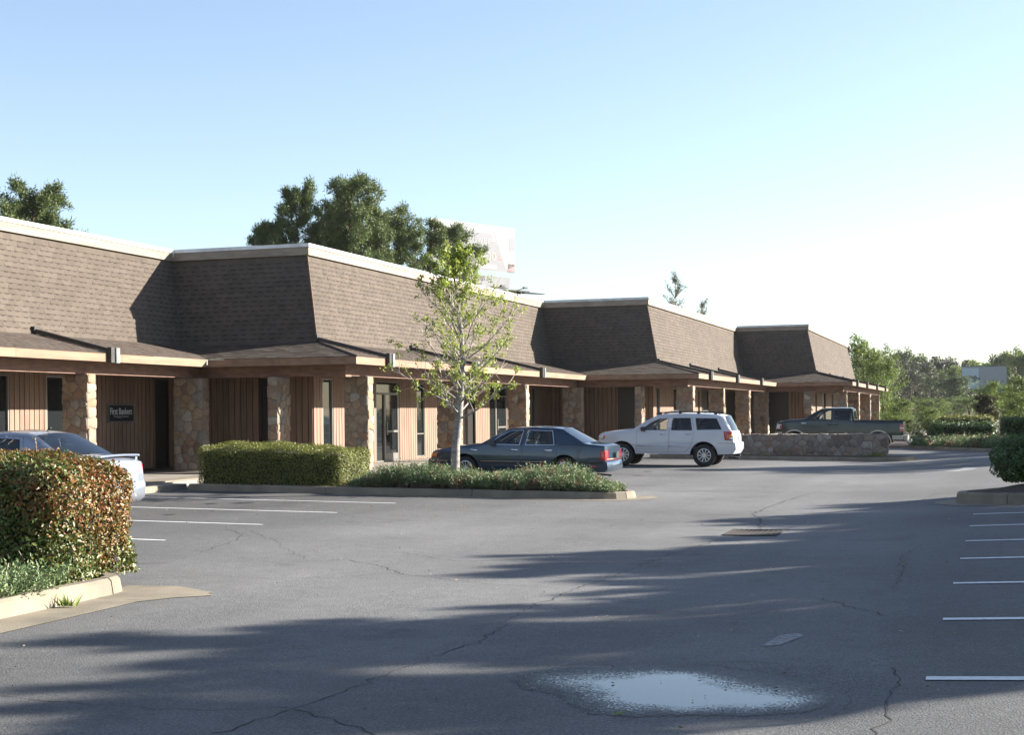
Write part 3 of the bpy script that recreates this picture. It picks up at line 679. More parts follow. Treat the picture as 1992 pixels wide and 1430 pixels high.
def stone_face(O, e1, e2, n, w, h, size, parent, off, single, seed, m='stone'):
    rr = random.Random(seed); joined = MB()
    for P in cells(w, h, size, rr):
        v, f = stone_geo(P, rr); pts = [tuple(O+e1*x+e2*y+n*z-off) for x, y, z in v]
        if single and SB[0] < 300: SB[0] += 1; mb = MB(); mb.add(pts, f); mb.build('stone', m, parent, True)
        else: joined.add(pts, f)
    if joined.v: joined.build('stonework', m, parent, True, kind='stuff')
X, Y, Zv = Vector((1, 0, 0)), Vector((0, 1, 0)), Vector((0, 0, 1))
def pier(x0, x1, y0, y1, z0, z1, single, seed, size=.265):
    mb = MB(); g = .03; mb.box(x0+g, x1-g, y0+g, y1-g, z0-.02, z1); o = bb(mb, 'stone_pier', 'mortar')
    h = z1-z0
    stone_face(Vector((x0+g, y0+g, z0)), X, Zv, -Y, x1-x0-2*g, h, size, o, BO, single, seed)
    stone_face(Vector((x1-g, y0+g, z0)), Y, Zv, X, y1-y0-2*g, h, size, o, BO, single, seed+500)
    if not single or True:
        stone_face(Vector((x0+g, y1-g, z0)), -Y, Zv, -X, y1-y0-2*g, h, size*1.2, o, BO, False, seed+900)
PT = 2.828
for i, (k, us, single) in enumerate([(0, [23.6, 31.28], True), (1, [38.25, 45.75, 53.4], True), (2, [61.75, 69.45, 77.4], False), (3, [86.0, 94.7, 104.4, 113.6], False)]):
    x1 = VE[k]-.42
    for j, u in enumerate(us): pier(x1-.80, x1, u, u+.42, FLOOR[k], PT, single and u > 30, 20*i+j)
pier(-22.35, -21.35, 36.55, 36.97, FLOOR[0], PT, True, 300)
pier(-17.75, -16.8, 61.1, 61.5, FLOOR[1], PT, False, 301)
pier(-13.0, -12.1, 85.3, 85.7, FLOOR[2], PT, False, 302)
pier(-19.42, -19.06, 36.75, 37.6, FLOOR[1], PT, True, 303)
pier(-14.47, -14.15, 61.1, 61.95, FLOOR[2], PT, False, 304)
pier(-10.05, -9.6, 85.3, 86.1, FLOOR[3], PT, False, 305)

# --- gutters: dark sloping troughs on the skirt roofs and short downspout shrouds at the eave
def roof_pipe(k, y):
    ve = VE[k]
    def sz(x): return ZE+(ZB-ZE)*(ve-x)/SK
    mb = MB(); xa, xb = ve-SK+.02, ve-.03
    for (x0, x1) in ((xa, xb),):
        mb.hexa([(x0, y-.07, sz(x0)+.03), (x1, y-.07, sz(x1)+.03), (x1, y+.07, sz(x1)+.03), (x0, y+.07, sz(x0)+.03), (x0, y-.07, sz(x0)+.15), (x1, y-.07, sz(x1)+.13), (x1, y+.07, sz(x1)+.13), (x0, y+.07, sz(x0)+.15)])
    mb.box(xa-.1, xa+.06, y-.11, y+.11, ZB+.04, ZB+.20)
    o = bb(mb, 'roof_gutter', 'gutter_metal')
    mb = MB(); mb.box(ve+.003, ve+.12, y-.17, y-.02, ZEB-.02, ZE+.16); bb(mb, 'downspout', 'gutter_metal', o)
    mb = MB(); mb.box(ve+.004, ve+.13, y+.03, y+.20, ZEB-.03, ZE+.15); mb.box(ve+.132, ve+.138, y+.04, y+.19, ZEB-.02, ZE+.14); bb(mb, 'downspout', 'downspout', o)
for k, y in ((0, 24.2), (0, 31.7), (1, 38.75), (1, 46.2), (1, 54.0), (2, 63.3), (2, 70.6), (2, 78.6), (3, 87.5), (3, 95), (3, 104), (3, 113)): roof_pipe(k, y)

# --- wall sign
sg = empty('wall_sign', (VE[0]-2.57, 35.98, 1.83), label='small black framed name board on the brown siding beside the stone pier', cat='sign')
mb = MB(); mb.box(0, .03, -.62, .62, -.225, .225); mb.build('board_panel', 'sign_black', sg)
mb = MB()
for q in ((-.66, .66, .225, .265), (-.66, .66, -.265, -.225), (-.66, -.62, -.225, .225), (.62, .66, -.225, .225)): mb.box(0, .05, *q)
mb.build('frame', 'sign_frame', sg)
rt = (R(90), 0, R(90))
link('lettering', text_mesh('lettering', 'First Bankers', .2, 'sign_text', 1.08, .19), sg, loc=(.034, 0, .06), rot=rt)
link('lettering', text_mesh('lettering', 'Mortgage Services', .1, 'sign_text2', .74, .10), sg, loc=(.034, 0, -.10), rot=rt)

# ------------------------------------------------------------------ kerbs, walkways, islands
def kerb_run(parent, pts, top, w=.16, seg=3.0, rough=.012, name='kerb_segment', inward=1, fz=zt):
    """kerb stones along a polyline, outer face on the path; inward = +1 puts the body to the left of the path"""
    P = [Vector(p) for p in pts]; L = [0]
    for a, b in zip(P[:-1], P[1:]): L.append(L[-1]+(b-a).length)
    def at(s):
        for i in range(len(P)-1):
            if s <= L[i+1]+1e-6:
                d = (P[i+1]-P[i]).normalized(); return P[i]+d*(s-L[i]), d
        return P[-1], (P[-1]-P[-2]).normalized()
    n = max(1, round(L[-1]/seg))
    for i in range(n):
        s0 = L[-1]*i/n+.008; s1 = L[-1]*(i+1)/n-.008; m_ = max(2, int((s1-s0)/.25)); mb = MB(); vs = []
        for j in range(m_+1):
            c, d = at(s0+(s1-s0)*j/m_); nn = Vector((-d.y, d.x))*inward; g = fz(c.x, c.y); tp = g+top+math.sin(i*7+j)*.003
            for (o_, z_) in ((0, g-.1), (0.0, g), (.025, tp-.03), (.055, tp), (w, tp), (w, g-.1)):
                q = c+nn*o_; vs.append((q.x, q.y, z_))
        fs = []
        for j in range(m_):
            for e in range(5): fs.append((j*6+e, j*6+e+1, (j+1)*6+e+1, (j+1)*6+e) if inward > 0 else (j*6+e+1, j*6+e, (j+1)*6+e, (j+1)*6+e+1))
        fs.append((5, 4, 3, 2, 1, 0)); b = m_*6; fs.append((b, b+1, b+2, b+3, b+4, b+5)); mb.add(vs, fs); mb.build(name, 'concrete', parent)
def apron(parent, pts, w=.42, inward=1):
    P = [Vector(p) for p in pts]; mb = MB(); vs = []
    for i, c in enumerate(P):
        d = (P[min(i+1, len(P)-1)]-P[max(i-1, 0)]).normalized(); nn = Vector((-d.y, d.x))*inward
        for o_ in (.02, -w): q = c+nn*o_; vs.append((q.x, q.y, zt(q.x, q.y)+.006))
    mb.add(vs, [(2*i, 2*i+1, 2*i+3, 2*i+2) for i in range(len(P)-1)]); return mb.build('gutter_strip', 'concrete', parent)
def dense(pts, step=.5):
    out = []
    for a, b in zip(pts[:-1], pts[1:]):
        n = max(1, int(math.hypot(b[0]-a[0], b[1]-a[1])/step)); out += [(a[0]+(b[0]-a[0])*i/n, a[1]+(b[1]-a[1])*i/n) for i in range(n)]
    return out+[pts[-1]]
def arc(cx, cy, r, a0, a1, n=8): return [(cx+r*math.cos(R(a0+(a1-a0)*i/n)), cy+r*math.sin(R(a0+(a1-a0)*i/n))) for i in range(n+1)]
def soil(parent, pts, dz, m='soil', bulge=.05, name='soil_bed'):
    cx = sum(p[0] for p in pts)/len(pts); cy = sum(p[1] for p in pts)/len(pts); n = len(pts); vs = []
    for k, h in ((1, 0), (.85, .7), (.5, 1)):
        for x, y in pts: px, py = cx+(x-cx)*k, cy+(y-cy)*k; vs.append((px, py, zt0(px)+dz+bulge*h+(random.uniform(-.012, .012) if k < 1 else 0)))
    vs.append((cx, cy, zt0(cx)+dz+bulge)); fs = []
    for r_ in range(2):
        for i in range(n): j = (i+1) % n; fs.append((r_*n+i, r_*n+j, (r_+1)*n+j, (r_+1)*n+i))
    for i in range(n): fs.append((2*n+i, 2*n+(i+1) % n, 3*n))
    mb = MB(); mb.add(vs, fs); return mb.build(name, m, parent, True)
# walkways in front of each section: slab panels behind a kerb
KX = [-17.45, -13.2, -8.25, -3.9]
for k in range(4):
    y0 = UE[k]-1.0 if k else 15; y1 = UE[k+1]-1.0 if k < 3 else 116
    w = empty('walkway', (0, 0, 0), kind='structure')
    if k == 0: y1 = 34.0; kr = dense([(KX[0], 15), (KX[0], 28.4)])
    else: kr = dense([(KX[k], y0), (KX[k], y1)])
    kerb_run(w, kr, .14, inward=1)
    y = y0; fl = FLOOR[k]
    while y < y1-.1:
        q = min(y+2.4, y1); kx = KX[k]-.165
        if k == 0 and y > 28.4: kx = -18.3
        mb = MB(); zk = zt0(KX[k])+.135
        xa = VE[k]-2.6
        mb.hexa([(xa, y+.008, -.2), (kx, y+.008, -.2), (kx, q-.008, -.2), (xa, q-.008, -.2), (xa, y+.008, fl), (kx, y+.008, min(zk, fl)), (kx, q-.008, min(zk, fl)), (xa, q-.008, fl)])
        mb.build('paving_slab', 'walk', w); y += 2.4
    if k:
        xa, xb = VE[k-1]-2.6, VE[k]-2.62; y = UE[k]-1.5
        mb = MB(); mb.box(xa, xb, UE[k]-.7, UE[k]+2.59, -.2, fl-.01); mb.build('paving_slab', 'walk', w)
# low step in front of the first section
mb = MB(); mb.box(-19.4, -18.45, 28.5, 34.2, .0, .19); mb.build('step_slab', 'concrete', empty('entrance_step', kind='structure'))

# planted island with the clipped hedge and the young tree
isl = empty('planted_island', (0, 0, 0), kind='structure')
path = dense([(-17.2, 28.75), (-7.6, 28.7)], .4)+arc(-7.7, 29.45, .75, -80, 80, 8)+dense([(-7.6, 30.2), (-13.0, 30.3)], .4)
kerb_run(isl, path, .15, w=.17, seg=3.4)
apron(isl, dense([(-13.5, 28.72), (-7.6, 28.68)])+arc(-7.7, 29.45, .77, -80, 80, 8), .42, 1)
soil(isl, [(-17.0, 28.95), (-12, 28.93), (-7.6, 28.9), (-7.15, 29.45), (-7.6, 30.0), (-12, 30.1), (-13.2, 31.5), (-17.0, 33.5)], .11)
# left foreground island
il = empty('planted_island', (0, 0, 0), kind='structure')
path = dense([(-8.28, 4.0), (-8.33, 12.4)], .4)+arc(-8.85, 12.5, .52, 0, 90, 6)+dense([(-8.9, 13.02), (-16.5, 13.1)], .5)
kerb_run(il, path, .17, w=.17, seg=3.0)
apron(il, dense([(-8.27, 4.0), (-8.3, 12.2)])+[(-8.05, 12.75), (-7.72, 13.1)], .5, 1)
mb = MB(); mb.add([(x, y, zt(x, y)+.007) for x, y in ((-8.33, 12.2), (-7.82, 12.2), (-7.45, 12.95), (-8.1, 13.3), (-8.6, 13.15))], [(0, 1, 2, 3, 4)]); mb.build('gutter_strip', 'concrete', il)
soil(il, [(-16, 4), (-8.5, 4), (-8.53, 12.3), (-8.9, 12.82), (-16, 12.9)], .12)
# right island with the round shrub
ir = empty('planted_island', (0, 0, 0), kind='structure')
path = dense([(8.0, 25.9), (.5, 26.75), (-.25, 27.35)], .3)+arc(.15, 28.0, .68, 215, 110, 7)+dense([(.2, 28.9), (2.0, 33.5), (7, 35)], .5)
kerb_run(ir, path[::-1], .20, w=.18, seg=2.6, inward=1)
apron(ir, path[::-1], .40, 1)
soil(ir, [(7.8, 26.2), (.7, 27.0), (.1, 27.5), (.0, 28.0), (.35, 28.8), (2.2, 33.2), (7, 34.6)], .16, bulge=.1)
# island carrying the low stone wall
iw = empty('planted_island', (0, 0, 0), kind='structure')
path = dense([(-12.0, 53.1), (-3.4, 52.3)], .4)+arc(-3.3, 53.3, 1.0, -85, 80, 8)+dense([(-3.2, 54.3), (-12, 55)], .5)
kerb_run(iw, path, .14, w=.17, seg=3.2)
apron(iw, dense([(-6.5, 52.55), (-3.4, 52.28)])+arc(-3.3, 53.3, 1.02, -85, 60, 8), .4, 1)
soil(iw, [(-12, 53.3), (-3.5, 52.55), (-2.5, 53.3), (-3.3, 54.1), (-12, 54.8)], .10)
# far median with clipped hedges
im = empty('planted_island', (0, 0, 0), kind='structure')
path = dense([(-7.5, 74.0), (-3.3, 69.5), (.5, 58.0), (1.2, 57.2)], .8)+dense([(1.8, 57.6), (3.0, 63), (3.4, 74), (2, 96)], 1.0)
kerb_run(im, path, .14, w=.18, seg=4.0)
soil(im, [(-7.5, 75), (-3.1, 69.8), (.7, 58.3), (1.3, 57.6), (2.8, 63), (3.2, 74), (2, 96), (-6, 96)], .10)

# ------------------------------------------------------------------ low stone wall
LW = empty('stone_wall', (-7.5, 53.75, 0), label='low grey rubble stone wall on a kerbed island beside the white sport utility vehicle', cat='wall')
off = Vector((-7.5, 53.75, 0)); x0, x1, y0, y1, zb, ztp = -11.8, -3.31, 53.5, 53.95, -.05, .87
mb = MB(); mb.box(x0-off.x+.03, x1-off.x-.03, y0-off.y+.03, y1-off.y-.03, zb, ztp-.04); mb.build('core', 'mortar', LW)
SB[0] = 0
stone_face(Vector((x0+.03, y0+.03, zb)), X, Zv, -Y, x1-x0-.06, ztp-zb-.06, .26, LW, off, True, 71, 'stone_grey')
stone_face(Vector((x1-.03, y0+.03, zb)), Y, Zv, X, y1-y0-.06, ztp-zb-.06, .24, LW, off, True, 72, 'stone_grey')
stone_face(Vector((x0+.03, y0+.0, ztp-.045)), X, Y, Zv, x1-x0-.03, y1-y0, .34, LW, off, True, 73, 'stone_grey')
# ------------------------------------------------------------------ vehicles
def lerp_tab(tab, x):
    if x <= tab[0][0]: return tab[0][1]
    for (a, b), (c, d) in zip(tab[:-1], tab[1:]):
        if x <= c: return b+(d-b)*(x-a)/(c-a) if c > a else d
    return tab[-1][1]
class Car:
    """local x = distance from the nose, y = across (negative: driver side seen here), z = up"""
    def __init__(s, spec):
        s.__dict__.update(spec)
        s.topt = sorted([(p[0], p[1]) for p in s.top if s.cap0 <= p[0] <= s.cap1])
    def W(s, x, z):
        w = s.hw
        if x < s.ff: w -= s.kf*((s.ff-x)/s.ff)**2.2
        if x > s.L-s.fr: w -= s.kr*((x-s.L+s.fr)/s.fr)**2.2
        w -= .035*max(0, (s.zs-z)/.35)**1.5 if z < s.zs else 0
        zb = s.belt(x) if callable(s.belt) else s.belt
        if z > s.zs: w -= .03*((min(z, zb)-s.zs)/(zb-s.zs))**2
        if z > zb: w -= s.tumble*(z-zb)+.10*(z-zb)**2
        d = lerp_tab(s.topt, x)-z; r = s.fil
        if d < r: d = max(d, 0); w -= .75*(r-math.sqrt(max(0, r*r-(r-d)**2)))
        return max(.2, w)
    def panel(s, outer, holes, off=0.0, side=-1, step=.07, thick=0):
        """a piece of the body side: polygon in (x,z) minus holes, laid on the body surface"""
        polys = [[Vector((p[0], p[1], 0)) for p in outer]]+[[Vector((p[0], p[1], 0)) for p in h] for h in holes]
        flat = [v for P in polys for v in P]; bm = bmesh.new(); bv = [bm.verts.new(v) for v in flat]
        for t in tessellate_polygon(polys):
            try: bm.faces.new([bv[i] for i in t])
            except ValueError: pass
        xs = [p[0] for p in outer]; zs = [p[1] for p in outer]
        def cut(co, no): bmesh.ops.bisect_plane(bm, geom=bm.verts[:]+bm.edges[:]+bm.faces[:], plane_co=co, plane_no=no, dist=1e-5)
        x = math.ceil(min(xs)/(step*2))*step*2
        while x < max(xs): cut((x, 0, 0), (1, 0, 0)); x += step*2
        z = math.ceil(min(zs)/step)*step
        while z < max(zs): cut((0, z, 0), (0, 1, 0)); z += step
        bm.normal_update()
        for v in bm.verts:
            x, z = v.co.x, v.co.y; v.co = (x, side*(s.W(x, z)+off), z)
        for f in bm.faces:
            f.smooth = True
            f.normal_update()
            if f.normal.y*side < 0: f.normal_flip()
        if thick:
            g = bmesh.ops.extrude_face_region(bm, geom=bm.faces[:]); 
            for e in g['geom']:
                if isinstance(e, bmesh.types.BMVert): e.co.y -= side*thick
            bmesh.ops.reverse_faces(bm, faces=[e for e in g['geom'] if isinstance(e, bmesh.types.BMFace)])
        return bm
    def put(s, name, bm, mats, parent, **k):
        me = bpy.data.meshes.new(name); bm.to_mesh(me); bm.free()
        for m in (mats if isinstance(mats, (list, tuple)) else [mats]): me.materials.append(MATS[m])
        return link(name, me, parent, **k)
    def strip(s, pts, crown, bow, n=10, off=0.0, tmax=1.0, wofs=0.0):
        """lofted surface across the car through (x,z) points; crown / bow: centre rise and end bulge tables along the point list"""
        P = []
        for (a, b) in zip(pts[:-1], pts[1:]):
            m_ = max(1, int(math.hypot(b[0]-a[0], b[1]-a[1])/.09))
            for i in range(m_): t = i/m_; P.append((a[0]+(b[0]-a[0])*t, a[1]+(b[1]-a[1])*t))
        P.append(pts[-1]); V = []; F = []
        for j, (x, z) in enumerate(P):
            w = s.W(x, z)+wofs; c = crown(x, z); bo = bow(x, z)
            d = Vector((P[min(j+1, len(P)-1)][0]-P[max(j-1, 0)][0], P[min(j+1, len(P)-1)][1]-P[max(j-1, 0)][1])); nn = Vector((-d.y, d.x)).normalized() if d.length > 0 else Vector((0, 1))
            for i in range(n+1):
                t = (-1+2*i/n)*tmax; q = 1-t*t
                V.append((x+bo*q+nn.x*off, w*t, z+c*q+nn.y*off))
        m_ = n+1
        for j in range(len(P)-1):
            for i in range(n): F.append((j*m_+i, (j+1)*m_+i, (j+1)*m_+i+1, j*m_+i+1))
        mb = MB(); mb.add(V, F); return mb
def rect(x0, x1, z0, z1): return [(x0, z0), (x1, z0), (x1, z1), (x0, z1)]
def build_car(spec, loc, pitch, label, group='parked vehicles'):
    c = Car(spec); S = c.scale
    root = empty(spec['name'], loc, (0, 0, spec.get('yaw', 0)), label=label, cat=spec['cat'], group=group)
    root.rotation_euler = (0, pitch, spec.get('yaw', 0)); root.scale = (S, S, S)
    bc = c.paint
    # side outline: top profile front -> rear, then along the sill with wheel arches
    zs = c.sill; wr = c.wr; ar = c.ar
    low = []
    def arc_pts(cx):
        out = []; a0 = math.asin(max(-.9, (zs-wr)/ar))
        for i in range(15): a = a0+(math.pi-2*a0)*i/14; out.append((cx+ar*math.cos(a), wr+ar*math.sin(a)*c.asq))
        return out
    rear_low = c.top[-1]; front_low = c.top[0]
    outline = list(c.top)+[(c.wx[1]+ar+.03, zs)] + arc_pts(c.wx[1]) + arc_pts(c.wx[0]) + ([(c.wx[0]-ar-.02, zs)] if c.wx[0]-ar-.02 > front_low[0]+.02 else [])
    for side in (-1, 1):
        holes = [d['poly'] for d in c.doors]+list(c.qwin)
        c.put('body_side', c.panel(outline, holes, 0, side), bc, root)
        for d in c.doors:
            shr = lambda P, g: [(p[0]+g*(1 if p[0] < sum(q[0] for q in P)/len(P) else -1), p[1]+g*(1 if p[1] < sum(q[1] for q in P)/len(P) else -1)) for p in P]
            do = c.put('door', c.panel(shr(d['poly'], .006), [d['win']], .001, side), d.get('paint', bc), root)
            c.put('window', c.panel(d['win'], [], -.014, side), d.get('glass', 'car_glass'), do)
            P = d['win']; cx = sum(p[0] for p in P)/len(P); cz = sum(p[1] for p in P)/len(P)
            out = [(cx+(p[0]-cx)*1.0+(.014 if p[0] > cx else -.014), p[1]+(.012 if p[1] > cz else -.012)) for p in P]
            c.put('window_trim', c.panel(out, [P], .005, side), c.wtrim, do)
            h = d['handle']; c.put('handle', c.panel(rect(h[0], h[0]+.19, h[1]-.02, h[1]+.022), [], .022, side, thick=.02), c.handle_m, do)
        for q in c.qwin:
            qo = c.put('quarter_window', c.panel(q, [], -.012, side), c.qglass, root)
            cx = sum(p[0] for p in q)/len(q); cz = sum(p[1] for p in q)/len(q)
            c.put('window_trim', c.panel([(p[0]+(.02 if p[0] > cx else -.02), p[1]+(.018 if p[1] > cz else -.018)) for p in q], [q], .004, side), c.wtrim, qo)
        # dark lining behind the shut lines
        zb = c.lin
        c.put('door_lining', c.panel(rect(c.doors[0]['poly'][0][0]-.03, c.doors[-1]['poly'][1][0]+.03, zs+.05, zb), [], -.035, side, .15), 'seat_dark', root)
        for (nm, P, m_, o_, th) in c.bits: c.put(nm, c.panel(P, [], o_, side, thick=th), m_, root)
    # bands across: hood, windscreen, roof ...
    for (nm, i0, i1, m_) in c.bands:
        o = c.strip(c.top[i0:i1+1], c.crown, c.bow).build(nm, bc if m_ == 'paint' else m_, root, True)
    for (nm, pts, m_, o_, tm) in c.across: c.strip(pts, c.crown, c.bow, off=o_, tmax=tm).build(nm, m_, root, True)
    # underbody, cabin floor
    mb = MB(); mb.box(.25, c.L-.25, -c.hw+.24, c.hw-.24, zs+.02, zs+.16); mb.box(c.wx[0]+ar+.05, c.wx[1]-ar-.05, -c.hw+.07, c.hw-.07, zs+.01, zs+.14)
    for cx in c.wx:
        for sd in (-1, 1):
            vs = []; fs = []; n = 12
            for i in range(n+1):
                a = math.pi*i/n
                for yy in (c.hw-.03, c.hw-.34): vs.append((cx+(ar+.015)*math.cos(a), sd*yy, wr+(ar+.015)*math.sin(a)*c.asq))
            for i in range(n): fs.append((2*i, 2*i+1, 2*i+3, 2*i+2))
            fs.append(tuple(2*i+1 for i in range(n+1))); mb.add(vs, fs)
    mb.build('underbody', 'under', root)
    mb = MB(); x0, x1 = c.cab; mb.box(x0+.1, x1-.1, -c.hw+.12, c.hw-.12, zs+.16, zs+.24)
    mb.build('cabin_floor', 'seat_dark', root)
    mb = MB(); w = c.hw-.14; zb = c.lin
    mb.add([(x0-.05, -w, zb-.25), (x0+.42, -w, zb-.25), (x0+.42, -w, zb-.06), (x0+.05, -w, zb-.01), (x0-.05, w, zb-.25), (x0+.42, w, zb-.25), (x0+.42, w, zb-.06), (x0+.05, w, zb-.01)], [(0, 1, 2, 3), (7, 6, 5, 4), (3, 2, 6, 7), (1, 5, 6, 2), (0, 3, 7, 4)])
    mb.build('dashboard', 'seat_dark', root)
    mb = MB(); cxx, cy, cz = x0+.58, -.36, zb-.02
    ring = [(cxx+.07*math.sin(a)*1.0, cy+.185*math.cos(a), cz+.16*math.sin(a)) for a in [2*math.pi*i/16 for i in range(17)]]
    mb.tube(ring, .016, 5, caps=False); mb.tube([(cxx, cy, cz), (cxx-.3, cy, cz-.12)], .025, 5); mb.build('steering_wheel', 'trim_black', root)
    for (sx, rows) in c.seats:
        for sy in rows:
            mb = MB(); hs = c.seat_h
            sw = .25
            def cush(p0, p1, th, ww):    # slab between two centre points
                p0, p1 = Vector(p0), Vector(p1); d = (p1-p0).normalized(); nn = Vector((d.z, 0, -d.x))*th/2; pts = []
                for p in (p0, p0+(p1-p0)*.15, p0+(p1-p0)*.85, p1):
                    k = .75 if p in (p0, p1) else 1
                    for a in range(10): an = 2*math.pi*a/10; ca, sa = math.cos(an), math.sin(an); pts.append(tuple(p+Vector((0, 1, 0))*(ww*k*math.copysign(abs(ca)**.5, ca))+nn*k*math.copysign(abs(sa)**.5, sa)))
                mb.add(pts, [(j*10+i, j*10+(i+1) % 10, (j+1)*10+(i+1) % 10, (j+1)*10+i) for j in range(3) for i in range(10)]+[tuple(range(9, -1, -1)), tuple(range(30, 40))])
            cush((sx-.45, sy, hs), (sx+.05, sy, hs-.03), .18, sw); cush((sx, sy, hs-.02), (sx+.2, sy, hs+.56), .15, sw*.96); cush((sx+.19, sy, hs+.60), (sx+.24, sy, hs+.77), .10, .12)
            mb.build('seat', c.seat_m, root, True)
    # wheels
    tw = c.tw
    for cx in c.wx:
        for sd in (-1, 1):
            yo = sd*(c.hw-.035-tw/2); wheel = link('wheel', None, root, loc=(cx, yo, wr)); wheel.empty_display_size = .1
            rr = wr; ri = c.ri; mb = MB(); h = tw/2
            mb.lathe([(ri, -h*.75), (ri+.02, -h*.92), (rr-.07, -h), (rr-.02, -h*.88), (rr, -h*.6), (rr, h*.6), (rr-.02, h*.88), (rr-.07, h), (ri+.02, h*.92), (ri, h*.75)], 28)
            mb.build('tyre', 'rubber', wheel, True)
            mb = MB(); f = sd*h*.72
            mb.lathe([(ri*.985, -sd*h*.7), (ri*.985, f), (ri*.90, f*1.06), (ri*.87, f*.7)], 28); mb.lathe([(0.001, f*.95), (.055, f*.92), (.07, f*.7)], 16)
            ns = c.spokes
            for k in range(ns):
                a = 2*math.pi*k/ns; da = c.spw; ca, sa = math.cos(a), math.sin(a)
                def pt(r_, t, y_): return (r_*ca-t*sa, y_, r_*sa+t*ca)
                r0, r1 = .045, ri*.93; vv = [pt(r0, -da*.8, f*.60), pt(r1, -da*1.2, f*.78), pt(r1, da*1.2, f*.78), pt(r0, da*.8, f*.60), pt(r0, -da*.6, f*.9), pt(r1, -da, f*1.02), pt(r1, da, f*1.02), pt(r0, da*.6, f*.9)]
                mb.hexa(vv)
            mb.build('rim', 'rim', wheel, False)
            mb = MB(); mb.lathe([(.001, f*.3), (ri*.99, f*.3)], 24); mb.build('brake_disc', 'rim_dark', wheel)
    # mirrors
    for sd in (-1, 1):
        mx, mz = c.mirror; yy = sd*(c.W(mx, mz)+.10); mb = MB()
        mb.hexa([(mx-.02, yy-.09, mz-.06), (mx+.08, yy-.10, mz-.07), (mx+.08, yy+.10, mz-.07), (mx-.02, yy+.09, mz-.06), (mx-.03, yy-.08, mz+.05), (mx+.08, yy-.10, mz+.08), (mx+.08, yy+.10, mz+.08), (mx-.03, yy+.08, mz+.05)])
        mb.box(mx+.0, mx+.06, min(yy, sd*(c.W(mx, mz)-.02)), max(yy, sd*(c.W(mx, mz)-.02)), mz-.06, mz-.02)
        mb.build('wing_mirror', c.mirror_m, root)
    if c.extra: c.extra(c, root)
    return root

# ---- white sport utility vehicle
def suv_extra(c, root):
    for sd in (-1, 1):
        mb = MB(); y = sd*(c.W(3.0, 1.69)-.10)
        mb.tube([(1.95, y, 1.685), (2.10, y, 1.735), (2.6, y, 1.765), (3.4, y, 1.765), (3.95, y, 1.735), (4.05, y, 1.69)], .018, 6)
        for x in (2.1, 2.75, 3.35, 3.9): mb.box(x-.05, x+.05, y-.018, y+.018, 1.67, 1.75)
        mb.build('roof_rail', 'trim_black', root)
    for x in (2.45, 3.45):
        mb = MB(); y = c.W(3.0, 1.69)-.10; mb.tube([(x, -y, 1.775), (x, 0, 1.80), (x, y, 1.775)], .016, 6); mb.build('roof_bar', 'trim_black', root)
    mb = MB(); mb.box(4.575, 4.59, -.16, .16, .86, .97); mb.build('number_plate', 'plate', root)
    mb = MB(); mb.box(4.40, 4.60, -.06, .06, .33, .40); mb.tube([(4.3, -.5, .30), (4.66, -.52, .28)], .03, 8); mb.build('tow_hitch', 'trim_black', root)
    mb = MB(); mb.tube([(4.42, 0.05, 1.30), (4.40, .42, 1.33)], .012, 5); mb.build('rear_wiper', 'trim_black', root)
